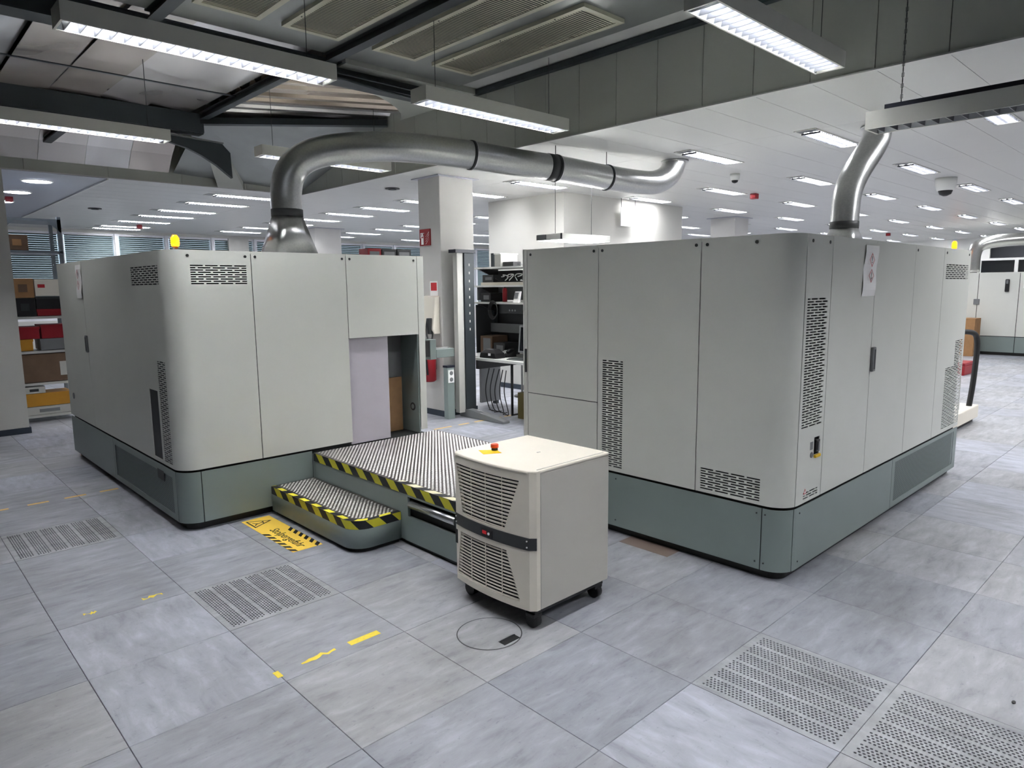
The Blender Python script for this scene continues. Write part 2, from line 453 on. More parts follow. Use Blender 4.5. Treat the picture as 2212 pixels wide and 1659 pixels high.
# back wall with a long band of windows and blinds
YW = 15.9
bw = MB(); bw.box(-7, 30, YW, YW+.2, 0, 1.0); bw.box(-7, 30, YW, YW+.2, 2.93, 3.3); bw.box(-7, 1.2, YW, YW+.2, 1.0, 2.93)
bw.box(16.4, 30, YW, YW+.2, 1.0, 2.93); bw.box(5.93, 6.45, YW-.03, YW+.2, 1.0, 2.93)
struct(bw, 'wall_back', M['wall'])
wx = 1.2; k = 1
while wx < 16.2:
    x1 = wx+1.085
    if 5.6 < wx < 6.2: x1 = wx+1.085
    f = MB(); f.box(wx, wx+.05, YW+.02, YW+.12, 1.0, 2.93); f.box(x1-.05, x1, YW+.02, YW+.12, 1.0, 2.93)
    f.box(wx+.05, x1-.05, YW+.02, YW+.12, 1.0, 1.05); f.box(wx+.05, x1-.05, YW+.02, YW+.12, 2.88, 2.93)
    wf = struct(f, 'window_%d' % k, M['frame'])
    bx(wx+.05, x1-.05, YW+.06, YW+.07, 1.05, 2.88).build('pane', M['glass'], wf)
    bl = MB(); z = 1.1
    drop = 1.1 if k % 4 else 1.5
    while z < 2.88:
        if z > drop-.001: bl.quad((wx+.07, YW+.025, z), (x1-.07, YW+.025, z), (x1-.07, YW+.05, z+.042), (wx+.07, YW+.05, z+.042))
        z += .046
    bl.build('blind', M['blind'], wf, kind='stuff')
    bx(wx-.035, wx+.035, YW-.05, YW+.02, .98, 2.93).build('mullion', M['frame'], wf)
    wx = x1; k += 1
# right far end
wr = MB(); wr.box(25.5, 25.7, -7, 18, 0, 3.3); struct(wr, 'wall_right', M['ceilb'])
# glazed partition in front of it
gp = empty('glazed_partition', (24.5, 2.5, 0), 'glazed white framed office partition with dark panes at the far right end', 'partition')
m_ = MB(); m_.box(24.45, 24.55, -3, 8, 0, 1.86)
m_.build('lower_panel', M['white'], gp)
yy = -3.0
while yy < 8:
    bx(24.44, 24.56, yy, yy+.09, 1.86, 2.36).build('post', M['white'], gp)
    bx(24.49, 24.51, yy+.09, min(8, yy+.95), 1.9, 2.3).build('pane', M['screen'], gp)
    yy += .95
bx(24.43, 24.57, -3, 8, 2.3, 2.37).build('top_rail', M['white'], gp)
bx(24.45, 24.55, 3.45, 8, 2.37, 3.0).build('bright_panel', M['white'], gp)
# white block behind the workbench
struct(bx(6.49, 9.59, 4.9, 6.55, 0, H), 'wall_block', M['wall'])
struct(bx(6.475, 9.6, 4.885, 4.9, 0, .08).box(6.475, 6.49, 4.9, 6.55, 0, .08), 'baseboard_block', M['base'])
# pillars
def pillar(x0, x1, y0, y1, label):
    e = empty('pillar', ((x0+x1)/2, (y0+y1)/2, 0), kind='structure')
    bx(x0, x1, y0, y1, 0, H).build('shaft', M['pillar'], e, bevel=.008)
    b = MB(); t = .012
    b.box(x0-t, x1+t, y0-t, y0, 0, .075); b.box(x0-t, x1+t, y1, y1+t, 0, .075); b.box(x0-t, x0, y0, y1, 0, .075); b.box(x1, x1+t, y0, y1, 0, .075)
    b.build('skirting', M['base'], e)
    c = MB().box(x0-.06, x1+.06, y0-.06, y1+.06, H-.012, H-.001); c.build('ceiling_collar', M['ceilb'], e)
    return e
pillar(4.18, 4.72, 4.86, 5.3, '')
pillar(6.5, 7.15, 12.4, 13.0, ''); pillar(11.9, 12.45, 5.15, 5.7, '')

# ------------------------------------------------------------------ suspended ceiling
ceil = struct(MB().box(BX+.02, 26, -7, 16, H+.012, H+.05).box(-7, BX+.02, BY+.02, 16, H+.012, H+.05), 'ceiling', M['ceil'])
PW = .4175
rows = []; y = 3.08 - PW*24
def cp(x0, x1, y0, y1, name='ceiling_panel', mt='ceil'):
    gq = .0018
    return bx(x0+gq, x1-gq, y0+gq, y1-gq, H, H+.012).build(name, M[mt], ceil)
farp = MB(); cnt = 0
xb = [BX, 5.2, 7.75, 10.3, 12.85, 15.4, 17.95, 20.5, 23, 26]
while y < 16:
    y1 = y+PW
    for a, b in zip(xb, xb[1:]):
        if y1 > -2.2 and y < 8.2 and b < 16:
            cp(a, b, y, y1)
        else: farp.box(a+.003, b-.003, y+.003, y1-.003, H, H+.012)
    y = y1
y = BY+.001
while y < 15.9:
    for a, b in ((1.24, BX),):
        farp.box(a+.003, b-.003, y+.003, min(y+PW, 15.9)-.003, H, H+.012)
    y += PW
farp.build('distant_ceiling_panels', M['ceil'], ceil, kind='stuff')
bx(-7, 1.24, BY+.001, 15.9, H-.012, H+.012).build('bluish_ceiling_field', M['ceilb'], ceil)
bx(1.235, 1.25, BY, 15.9, H-.03, H).build('ceiling_edge_strip', M['white'], ceil)

# bulkhead of the raised roof bay: single fascia panels
bk = struct(bx(BX+.016, BX+.06, -7, BY+.06, H+.001, 4.2), 'trim_1', M['dark'])
y = 3.08 - PW*20
while y < BY+.05:
    bx(BX, BX+.014, y+.0028, min(y+PW, BY)-.0028, H, 4.1).build('fascia_panel', M['bulk'], bk); y += PW
bk2 = struct(bx(-7, BX, BY+.016, BY+.06, H+.001, 4.2), 'trim_2', M['dark'])
x = .4 - .85*8
while x < BX-.1:
    bx(x+.002, min(x+.85, BX)-.002, BY, BY+.014, H, 4.1).build('fascia_panel', M['bulk'], bk2); x += .85
struct(bx(BX-.012, BX+.03, -7, BY, H-.006, H+.004).box(-7, BX, BY-.012, BY+.03, H-.006, H+.004), 'trim_3', M['ceil'])

# ------------------------------------------------------------------ the raised roof bay
roof = struct(MB().box(-7, BX+.02, -7, BY+.1, 4.05, 4.2), 'ceiling_raised_bay', M['beam'])
bx(-7, 3.46, -7, 3.56, 3.63, 3.66).build('roof_plate', M['roofgrey'], roof)
bx(3.46, BX, -7, 3.62, 3.66, 3.68).build('edge_strip', M['ceil'], roof)
bx(3.70, BX-.001, -7, 3.75, 3.60, 3.65).build('wall_rail', M['beam'], roof)
# bright sheets between the beams, one object for each sheet run
x = -5.1
while x < 1.9:
    x1 = min(x+.47, 2.0); t = random.uniform(-.03, .03)
    tx = random.uniform(-.03, .03)
    mb = MB(); mb.quad((x, 3.6, ZR+.05+tx/2), (x, 6.7, ZR+.05-t+tx/2), (x1-.004, 6.7, ZR+.05-tx/2), (x1-.004, 3.6, ZR+.05+t-tx/2))
    mb.build('roof_sheet', M['sheet'], roof)
    mb = MB(); pr = [(6.7, ZR+.03), (6.95, 3.60), (7.2, 3.48), (7.42, 3.32), (7.6, 3.13)]
    for (ya, za), (yb, zb) in zip(pr, pr[1:]): mb.quad((x, ya, za), (x, yb, zb), (x1-.004, yb, zb), (x1-.004, ya, za))
    mb.build('curved_roof_sheet', M['sheet'], roof)
    x += .47
bx(-7, 2.0, 5.49, 5.52, 3.655, 3.665).build('sheet_joint_strip', M['beam'], roof)
# corrugated sheets right of the cross beam, ribs running diagonally
dd = Vector((.893, -.45, 0)); nn = Vector((.45, .893, 0))
for s_ in range(7):
    mb = MB(); base_ = Vector((2.0, 3.3, 0)) + nn*(s_*.56-.5) - dd*1.2
    prof = [(0, 0), (.09, 0), (.13, .05), (.20, .05), (.24, 0), (.33, 0), (.37, .05), (.44, .05), (.48, 0), (.555, 0)]
    for (a, za), (b, zb) in zip(prof, prof[1:]):
        p = base_+nn*a; q = base_+nn*b; L_ = dd*4.0
        p = p+dd*max(0, (2.0-p.x)/dd.x); q = q+dd*max(0, (2.0-q.x)/dd.x)
        mb.quad((p.x, p.y, 3.69+za), (q.x, q.y, 3.69+zb), (q.x+L_.x, q.y+L_.y, 3.69+zb), (p.x+L_.x, p.y+L_.y, 3.69+za))
    mb.build('corrugated_sheet', M['corr'], roof)
# grey infill plate with a curved edge in the corner
arc = [(2.35, 3.88), (2.55, 4.12), (2.75, 4.22), (3.0, 4.32), (3.22, 4.45), (3.42, 4.60), (3.58, 4.76), (3.70, 4.93), (3.755, 5.05)]
MB().prism([(2.2, 3.6), (3.755, 3.6)] + arc[::-1] + [(2.2, 3.8)], 3.60, 3.66).build('curved_infill_plate', M['bulk'], roof)
# slope from the corrugated field down to the back fascia
mb = MB(); mb.quad((2.0, 6.62, 3.58), (2.0, 7.6, 3.13), (3.76, 7.6, 3.05), (3.76, 5.35, 3.58))
mb.build('sloping_sheet', M['roofgrey'], roof)
def beam(name, x0, x1, y0, y1, z0, z1, label, fl=.03):
    b = MB(); w_ = min(x1-x0, y1-y0)
    if x1-x0 > y1-y0:
        c = (y0+y1)/2; b.box(x0, x1, y0, y1, z0, z0+.014); b.box(x0, x1, y0, y1, z1-.014, z1); b.box(x0, x1, c-.01, c+.01, z0+.014, z1-.014)
    else:
        c = (x0+x1)/2; b.box(x0, x1, y0, y1, z0, z0+.014); b.box(x0, x1, y0, y1, z1-.014, z1); b.box(c-.01, c+.01, y0, y1, z0+.014, z1-.014)
    return b.build(name, M['beam'], roof)
beam('steel_beam', -7, 3.46, 3.66, 3.86, 3.47, 3.63, '')
beam('steel_beam', -7, 2.02, 6.52, 6.68, 3.44, 3.66, '')
bx(-7, 2.02, 6.50, 6.52, 3.45, 3.66).build('beam_fascia', M['beam'], roof)
for xx in (-2.2, -.78, .62, 2.02):
    beam('cross_beam', xx-.045, xx+.045, -7, 3.6, 3.56, 3.64, '')
    if xx > 1: beam('cross_beam', xx-.04, xx+.04, 3.86, 6.5, 3.60, 3.68, '')
beam('cross_beam', .58, .66, 6.68, 7.5, 3.30, 3.36, '')
# diagonal strut under the corrugated field
mb = MB(); a = Vector((2.0, 6.55, 3.55)); b = Vector((3.74, 5.28, 3.57)); n_ = (b-a).cross(Vector((0, 0, 1))).normalized()*.05
mb.loft([[a+n_, a-n_, a-n_+Vector((0, 0, .07)), a+n_+Vector((0, 0, .07))], [b+n_, b-n_, b-n_+Vector((0, 0, .07)), b+n_+Vector((0, 0, .07))]], smooth=False)
mb.build('diagonal_strut', M['beam'], roof)
# curved steel haunch at the beam end
pts = [(1.6, 3.40), (2.26, 3.37), (2.35, 3.28), (2.36, 2.985), (2.30, 3.03), (2.18, 3.12), (2.02, 3.21), (1.85, 3.28), (1.6, 3.335)]
MB().prism_axis(pts[::-1], 6.6, 6.66, 1).build('curved_haunch', M['beam'], roof)
MB().prism_axis([(1.6, 3.40), (2.26, 3.37), (2.26, 3.385), (1.6, 3.415)][::-1], 6.56, 6.70, 1).build('haunch_flange', M['roofgrey'], roof)
MB().loft([[(2.02, 6.68, 3.64), (2.2, 6.68, 3.64), (2.2, 6.68, 3.58), (2.02, 6.68, 3.58)], [(2.55, 7.58, 3.14), (2.9, 7.58, 3.1), (2.9, 7.58, 3.0), (2.55, 7.58, 3.0)]], smooth=False).build('sloping_web', M['bulk'], roof)

# air grilles in the roof
def air_grille(x0, x1, y0, y1, label):
    e = empty('air_grille', ((x0+x1)/2, (y0+y1)/2, 3.60), label, 'air grille', 'beige air grilles in the raised roof')
    f = MB(); t = .045; z0, z1 = 3.60, 3.63
    f.box(x0, x1, y0, y0+t, z0, z1); f.box(x0, x1, y1-t, y1, z0, z1); f.box(x0, x0+t, y0+t, y1-t, z0, z1); f.box(x1-t, x1, y0+t, y1-t, z0, z1)
    f.build('frame', M['grille'], e)
    bx(x0+t, x1-t, y0+t, y1-t, 3.625, 3.629).build('backing', M['charcoal'], e)
    s = MB(); y = y0+t+.008
    while y < y1-t-.012:
        s.quad((x0+t, y, 3.604), (x1-t, y, 3.604), (x1-t, y+.019, 3.608), (x0+t, y+.019, 3.608)); y += .0255
    s.build('grille_slats', M['slat'], e, kind='stuff')
    p = MB().cyl((x0+.022, y0+.3, 3.596), (x0+.022, y0+.3, 3.6), .006, 8).build('screw', M['screw'], e)
    for q in (.9, 1.5): dupe(p, e, (0, q-.3+0, 0))
air_grille(2.81, 3.28, 1.38, 3.16, 'beige air grille nearest the grey fascia, rightmost of the four')
air_grille(2.19, 2.63, 1.38, 3.16, 'beige air grille just right of the dark cross beam')
air_grille(1.40, 1.88, 1.38, 3.16, 'beige air grille just left of the dark cross beam')
air_grille(.75, 1.23, 1.38, 3.16, 'leftmost beige air grille, cut by the top edge of the photo')

# ------------------------------------------------------------------ hanging fluorescent lamps
def make_lamp(L=1.56, W=.19, hh=.1, tube_m='tube'):
    e = empty('hanging_lamp', (0, 0, 0)); t = .012
    f = MB(); f.box(-L/2, L/2, -W/2, -W/2+t, 0, hh); f.box(-L/2, L/2, W/2-t, W/2, 0, hh)
    f.box(-L/2, -L/2+t, -W/2+t, W/2-t, 0, hh); f.box(L/2-t, L/2, -W/2+t, W/2-t, 0, hh); f.box(-L/2+t, L/2-t, -W/2+t, W/2-t, hh-t, hh)
    f.build('housing', M['lamp'], e)
    r = MB()
    for sg in (-1, 1):
        pts = [(.5*W-t, .003), (.5*W-t-.012, .03), (.5*W-t-.028, .052), (.5*W-t-.05, .066)]
        for (a, za), (b, zb) in zip(pts, pts[1:]):
            q = [(-L/2+t, sg*a, za), (L/2-t, sg*a, za), (L/2-t, sg*b, zb), (-L/2+t, sg*b, zb)]
            r.quad(*(q if sg > 0 else q[::-1]))
    r.build('reflector', M['reflector'], e)
    for yy_ in (-.032, .032):
        MB().cyl((-L/2+.05, yy_, .071), (L/2-.05, yy_, .071), .012, 10).build('tube', M[tube_m], e)
    n = 21; p = None
    hw = W/2-t-.002
    for i in range(n):
        x_ = -L/2+t+(i+.5)*(L-2*t)/n
        if p is None:
            b = MB()
            q0 = [(-.011, -hw, .05), (.011, -hw, .05), (.002, -hw, .004), (-.002, -hw, .004)]
            b.loft([[(a, -hw, c) for a, _, c in q0], [(a, -.02, c) for a, _, c in q0], [(a, .02, c) for a, _, c in q0], [(a, hw, c) for a, _, c in q0]], smooth=False)
            p = b.build('louvre_blade', M['louvre'], e); p.location = (x_, 0, 0)
        else: dupe(p, e, (x_, 0, 0))
    return e
def hang(e, x, y, z, label, rz=0, top=3.62, track=False, L=1.56):
    e.location = (x, y, z); e.rotation_euler = (0, 0, rz)
    tag(e, label, 'ceiling lamp', 'long hanging fluorescent lamps')
    for s_ in (-.62, .62):
        c = MB(); hh = top-z-.1
        c.cyl((s_, 0, .1), (s_, 0, .1+hh), .0025, 6); c.box(s_-.05, s_+.05, -.02, .02, .1, .112)
        c.build('suspension_wire', M['charcoal'], e, off=Vector((0, 0, 0)))
    if track: bx(-L/2+.08, L/2, -.03, .03, .112, .14).build('cable_track', M['navy'], e, off=Vector((0, 0, 0)))
lp = make_lamp()
lamps = [(.53, 2.32, 'long lit lamp hanging at the upper left in front of the dark beam'),
         (2.80, 2.30, 'long lit lamp hanging above the middle, in front of the grey fascia'),
         (2.80, -.05, 'long lit lamp cut by the top edge above the right cabinet'),
         (.34, 5.0, 'long lit lamp at the left edge under the second dark beam'),
         (2.80, 5.08, 'long lit lamp half hidden behind the silver duct'),
         (.53, -.05, 'long lamp outside the picture, above the floor in front'),
         (.53, -2.6, 'long lamp outside the picture, above the camera'),
         (2.80, -2.9, 'long lamp outside the picture, to the right of the camera')
         ]
es = [lp] + [copy_tree(lp) for _ in lamps[1:]]
for e, (x, y, lb) in zip(es, lamps): hang(e, x, y, 3.0, lb, top=3.598 if y < 3.6 else 3.70)
off = make_lamp(tube_m='tubeoff')
hang(off, 3.42, -1.16, 2.545, 'unlit lamp hanging low on a chain at the right edge', rz=-PI/2, track=True)
ch = MB(); z = 2.76
# chain links above the low lamp
for i in range(26):
    c_ = Vector((-.62, 0, 2.66-2.545+.02+i*.03)); a_ = Vector((.006, 0, 0)) if i % 2 else Vector((0, .006, 0))
    ch.tube([c_+a_, c_+a_+Vector((0, 0, .022)), c_-a_+Vector((0, 0, .022)), c_-a_, c_+a_], .0015, 5, caps=False)
ch.build('chain', M['charcoal'], off, off=Vector((0, 0, 0)))

# ------------------------------------------------------------------ recessed ceiling lights
def make_recess():
    e = empty('recessed_ceiling_light', (0, 0, 0)); L, W = 1.1, .2
    f = MB(); t = .014
    f.box(-L/2, L/2, -W/2, -W/2+t, -.006, .0); f.box(-L/2, L/2, W/2-t, W/2, -.006, .0)
    f.box(-L/2, -L/2+t, -W/2+t, W/2-t, -.006, .0); f.box(L/2-t, L/2, -W/2+t, W/2-t, -.006, .0)
    f.build('frame', M['lamp'], e)
    bx(-L/2+t, L/2-t, -W/2+t, W/2-t, -.0018, -.0008).build('reflector', M['reflector'], e)
    for q in (-.042, .042): bx(-L/2+.13, L/2-.05, q-.02, q+.02, -.0034, -.0022).build('tube', M['recess'], e)
    r = MB(); n = 20
    r.box(-L/2+t, -L/2+.12, -W/2+t, W/2-t, -.0035, -.001)
    for i in range(n):
        x_ = -L/2+.13+i*(L-.2)/n; r.box(x_, x_+.006, -W/2+t, W/2-t, -.02, -.004)
    r.build('louvre', M['louvre'], e)
    return e
rp = make_recess(); rfirst = True
def put_recess(x, y):
    global rfirst
    e = rp if rfirst else copy_tree(rp); rfirst = False
    e.location = (x+.55, y, H-.0005)
    tag(e, None, 'ceiling light', 'recessed ceiling lights'); return e
names_x = {2.68: 'far left', 5.15: 'nearest', 7.72: 'second', 10.25: 'third', 12.75: 'fourth', 15.3: 'fifth', 17.9: 'sixth', 20.4: 'seventh', 23: 'eighth'}
count = 0
def row_word(n): return ['first', 'second', 'third', 'fourth', 'fifth', 'sixth', 'seventh', 'eighth', 'ninth', 'tenth', 'eleventh', 'twelfth', 'thirteenth', 'fourteenth', 'fifteenth', 'sixteenth', 'seventeenth'][n]
rowy = [-5.7, -4.4, -3.1, -1.8, -.5, .8, 2.06, 3.37, 4.66, 5.93, 7.2, 8.4, 9.6, 10.85, 11.97, 13.3, 14.6]
for ri, y in enumerate(rowy):
    for ci, x in enumerate((5.15, 7.72, 10.25, 12.75, 15.3, 17.9, 20.4, 23.0)):
        if 6.4 < x+.5 < 9.7 and 4.7 < y < 6.7: continue
        if ri < 5 and ci > 3: continue
        if y > 11.9 and ci > 4: continue
        if 2.0 < y < 2.1 and x > 23: continue
        e = put_recess(x, y)
        side = ['counted from the photo\'s right edge', 'counted from the right'][0]
        e['label'] = 'recessed louvred light, %s along from the grey fascia, row %s %s' % (row_word(ci), row_word(ri), 'from the photo side')
for ri, y in enumerate([8.35, 9.5, 10.85, 11.97, 13.3, 14.6, 15.3]):
    e = put_recess(2.67, y); e['label'] = 'recessed light over the left cabinet, %s of the seven going back' % row_word(ri)
# round downlights in the bluish field, round vents, smoke detectors, cameras
for i, (x, y) in enumerate([(.64, 8.33), (.62, 9.6), (.60, 10.9), (-.6, 8.9)]):
    e = empty('round_downlight', (x, y, H-.012), 'bright round downlight at the far left, %s going back' % row_word(i), 'ceiling light', 'round downlights in the bluish ceiling')
    MB().cyl((x, y, H-.022), (x, y, H-.013), .15, 24).build('diffuser', M['recess_cool'], e)
    MB().loft([[(x+r*math.cos(a), y+r*math.sin(a), z_) for a in [2*PI*k/24 for k in range(24)]] for r, z_ in ((.175, H-.013), (.165, H-.026), (.151, H-.024), (.151, H-.013))], caps=False).build('rim', M['white'], e)
for (x, y, r, lb) in [(1.92, 11.25, .1, 'dark round ceiling vent beyond the left cabinet'), (4.4, 6.19, .1, 'dark round ceiling vent left of the pillar'), (8.0, 10.2, .09, 'small dark round ceiling vent far back beside the pillar')]:
    e = empty('round_ceiling_vent', (x, y, H-.012), lb, 'vent')
    MB().cyl((x, y, H-.012), (x, y, H-.001), r, 24).build('plate', M['charcoal'], e)
    MB().cyl((x, y, H-.022), (x, y, H-.012), r*.55, 20).build('cone', M['beam'], e)
def dome_camera(x, y, s, lb):
    e = empty('dome_camera', (x, y, H-.2*s), lb, 'security camera')
    MB().tube([(x, y, H), (x, y, H-.05*s), (x, y, H-.1*s), (x, y, H-.14*s)], [.11*s, .11*s, .1*s, .085*s], 20).build('housing', M['white'], e)
    MB().tube([(x, y, H-.14*s), (x, y, H-.18*s), (x, y, H-.2*s)], [.075*s, .06*s, .02*s], 18).build('dome', M['black'], e)
dome_camera(9.45, .8, 1.15, 'white dome camera with black lens under the ceiling, right of the right duct')
dome_camera(6.96, 2.46, .55, 'small pale dome camera right of the duct end')
def alarm(x, y, lb, z=2.92):
    e = empty('red_alarm_box', (x, y, z), lb, 'alarm box', 'red alarm boxes under the ceiling')
    bx(x-.045, x+.045, y-.05, y+.05, z, H-.001).build('box', M['red'], e, bevel=.008)
    bx(x-.05, x-.045, y-.04, y+.02, z+.02, z+.05).build('lens', M['redink'], e)
alarm(8.9, 3.2, 'red alarm box under the ceiling, right of the duct end'); alarm(19.6, 4.8, 'small red alarm box far back at the right')
alarm(3.35, 14.0, 'small red alarm box far back above the left cabinet'); alarm(.62, 10.3, 'red alarm box at the far left beside the downlights')

# ------------------------------------------------------------------ the two big machine cabinets
def path_fn(xf, ys, yf, r):
    s1 = ys-(yf+r); s2 = s1+r*PI/2
    def mp(u, v, d):
        if u <= s1: return (xf+d, ys-u, v)
        if u >= s2: return (xf+r+(u-s2), yf+d, v)
        a = (u-s1)/r; rr = r-d
        return (xf+r-rr*math.cos(a), yf+r-rr*math.sin(a), v)
    US = lambda y: ys-y
    UF = lambda x: s2+(x-xf-r)
    arcb = [s1+(s2-s1)*i/10 for i in range(11)]
    return mp, US, UF, arcb
G = .0028
def panel(e, P, u0, u1, v0, v1, holes=(), name='panel', m='panel', lb=None):
    mp, US, UF, arcb = P
    mb = cut_panel(mp, u0+G, u1-G, v0+G, v1-G, holes, .005, arcb)
    n = len(mb.f)
    for i in range(n): mb.sm[i] = False
    o = mb.build(name, M[m], e)
    if any(u0 < a < u1 for a in arcb):
        me = o.data
        for p in me.polygons:
            if abs(p.normal.z) < .1: p.use_smooth = True
        me.set_sharp_from_angle(angle=math.radians(30)) if hasattr(me, 'set_sharp_from_angle') else None
    if lb: o['label'] = lb
    return o
screw_me = MB().cyl((0, 0, 0), (0, -.003, 0), .0095, 10)
def screw(e, loc, side=False):
    o = screw_me.build('screw', M['screw'], None, off=Vector((0, 0, 0))); o.parent = e
    o.location = Vector(loc)-wloc(e)
    if side: o.rotation_euler = (0, 0, -PI/2)
    return o
def rounded(xf, yf, r, xe, ye, d, n=8):
    pts = [(xf+d, ye), (xf+d, yf+r)]
    for i in range(1, n+1):
        a = PI/2*i/n; pts.append((xf+r-(r-d)*math.cos(a), yf+r-(r-d)*math.sin(a)))
    pts += [(xe, yf+d), (xe, ye)]
    return pts
R_ = .13
# ---- left cabinet
XL, YL, YLB, XLE = .31, 2.745, 5.93, 2.352
L = empty('machine_cabinet', (1.33, 4.3, 0), 'large light grey machine cabinet on the left with an open doorway and grey-green base', 'machine cabinet')
PL = path_fn(XL, YLB, YL, R_); mp, US, UF, arcb = PL
b = MB(); b.prism(rounded(XL, YL, R_, 1.615, YLB, .03)[::-1], .05, 1.88)
b.box(1.615, XLE-.01, YL+.02, YLB, 1.26, 1.88); b.box(1.615, XLE-.01, YL+.02, YLB, .05, .39); b.box(1.615, XLE-.01, 3.02, YLB, .39, 1.26)
b.build('body', M['body'], L)
MB().prism(rounded(XL, YL, R_, XLE, YLB, .02)[::-1], 1.885, 1.9).build('roof', M['panel'], L)
MB().prism(rounded(XL, YL, R_, XLE, YLB, .05)[::-1], 0, .05).build('plinth', M['black'], L)
ZS, ZT = .425, 1.9
panel(L, PL, US(YLB), US(4.97), ZS, ZT, [], 'door')
sl = brick_slots(US(3.5), US(2.89), 1.675, 1.815)
sl += brick_slots(US(3.06), US(2.895), .455, 1.165)
sl += [(US(3.29), US(3.10), .455, .945)]
sl += brick_slots(UF(.467), UF(.842), 1.675, 1.813)
panel(L, PL, US(4.97), UF(.876), ZS, ZT, sl, 'corner_panel')
bx(XL+.006, XL+.012, 3.10, 3.29, .455, .945).build('dark_filter_mat', M['charcoal'], L)
panel(L, PL, UF(.876), UF(1.617), ZS, ZT)
panel(L, PL, UF(1.617), UF(2.283), 1.247, ZT)
panel(L, PL, UF(2.283), UF(XLE), ZS, ZT, name='edge_post')
bx(2.345, 2.352, YL+.005, YLB, ZS, ZT).build('side_wall', M['panel'], L)
# doorway
d = bx(1.62, 1.99, YL+.03, YL+.045, .40, 1.26).build('sliding_sheet', M['lav'], L); d['label'] = 'lavender grey sheet closing half the doorway'
bx(1.62, 2.285, 3.0, 3.015, .40, 1.25).build('niche_wall', M['greyp'], L)
bx(1.95, 2.25, 2.97, 2.99, .40, .87).build('wooden_board', M['wood'], L)
bx(2.272, 2.286, YL+.01, 3.0, .40, 1.247).build('niche_side', M['skirt'], L)
bx(1.62, 2.28, YL+.01, 3.0, 1.247, 1.255).build('niche_lintel', M['dark'], L)
c = MB().cyl((2.2715, 2.84, .62), (2.268, 2.84, .62), .035, 20); c.build('cable_grommet', M['charcoal'], L)
MB().cyl((2.268, 2.84, .62), (2.2655, 2.84, .62), .02, 20).build('grommet_plug', M['skirt'], L)
# skirt of the left cabinet
mp2 = path_fn(XL, YLB, YL, R_)
panel(L, mp2, US(YLB), US(4.42), .055, ZS-.01, [], 'base_panel', 'skirt')
panel(L, mp2, US(4.42), US(2.86), .055, ZS-.01, [(US(4.37), US(2.93), .10, .36)], 'base_panel', 'skirt')
cut_panel(lambda u, v, dd_: mp(u, v, dd_+.003), US(4.37), US(2.93), .10, .36, [], .0005).build('perforated_sheet', M['perfsheet'], L)
panel(L, mp2, US(2.86), UF(.44), .055, ZS-.01, [], 'base_corner', 'skirt')
panel(L, mp2, UF(.44), UF(1.262), .055, ZS-.01, [], 'base_panel', 'skirt')
panel(L, mp2, UF(1.262), UF(XLE), .055, ZS-.03, [], 'base_panel', 'skirt')
bx(XL-.0005, XL+.002, 3.11, 3.25, .30, .37).build('dark_notch_patch', M['charcoal'], L)  # plain dark patch in place of a notch with small holes
for x in (.455, .836, .905, 1.585, 1.65, 2.25): screw(L, (x, YL, 1.862))
hd = bx(XL-.018, XL, 4.945, 4.99, 1.10, 1.25).build('handle', M['greyp'], L, bevel=.006)
bx(XL-.02, XL-.018, 4.957, 4.978, 1.115, 1.235).build('handle_recess', M['charcoal'], hd)
MB().cyl((XL, 5.72, .63), (XL-.006, 5.72, .63), .03, 16).build('lock', M['greyp'], L)

# ---- right cabinet
XR, YR, YRB, XRE = 2.36, -.45, 1.56, 5.6
Rm = empty('machine_cabinet', (3.98, .55, 0), 'large light grey machine cabinet on the right with slotted vents and grey-green base', 'machine cabinet')
PR = path_fn(XR, YRB, YR, R_); mp, US, UF, arcb = PR
MB().prism(rounded(XR, YR, R_, XRE-.01, YRB-.01, .03)[::-1], .05, 1.88).build('body', M['body'], Rm)
MB().prism(rounded(XR, YR, R_, XRE, YRB, .02)[::-1], 1.885, 1.9).build('roof', M['panel'], Rm)
MB().prism(rounded(XR, YR, R_, XRE, YRB, .05)[::-1], 0, .05).build('plinth', M['black'], Rm)
bx(XR, XRE, YRB-.012, YRB, .06, 1.9).build('back_wall', M['panel'], Rm)
panel(Rm, PR, US(YRB-.012), US(1.515), ZS, ZT, name='edge_post')
panel(Rm, PR, US(1.515), US(.862), .87, ZT, name='door'); panel(Rm, PR, US(1.515), US(.862), ZS, .87, name='lower_flap')
panel(Rm, PR, US(.862), US(.112), ZS, ZT, brick_slots(US(.822), US(.655), .455, 1.168))
panel(Rm, PR, US(.112), UF(2.462), ZS, ZT, brick_slots(US(.078), US(-.292), .447, .586), 'corner_panel')
panel(Rm, PR, UF(2.462), UF(2.785), ZS, ZT, brick_slots(UF(2.49), UF(2.748), .857, 1.565) + [(UF(2.665), UF(2.735), .685, .785)] + brick_slots(UF(2.553), UF(2.742), .447, .49, .07, .012))
panel(Rm, PR, UF(2.785), UF(3.45), ZS, ZT, name='door'); panel(Rm, PR, UF(3.45), UF(4.19), ZS, ZT, name='door')
panel(Rm, PR, UF(4.19), UF(4.86), ZS, ZT)
panel(Rm, PR, UF(4.86), UF(XRE), ZS, ZT, brick_slots(UF(4.93), UF(5.54), 1.665, 1.79) + brick_slots(UF(5.34), UF(5.555), .965, 1.165) + brick_slots(UF(5.11), UF(5.58), .46, .958))
panel(Rm, PR, US(YRB-.012), US(-.31), .055, ZS-.01, [], 'base_panel', 'skirt')
panel(Rm, PR, US(-.31), UF(2.455), .055, ZS-.01, [], 'base_corner', 'skirt')
panel(Rm, PR, UF(2.455), UF(4.0), .055, ZS-.01, [], 'base_panel', 'skirt')
panel(Rm, PR, UF(4.0), UF(XRE), .055, ZS-.01, [(UF(4.06), UF(5.5), .10, .385)], 'base_panel', 'skirt')
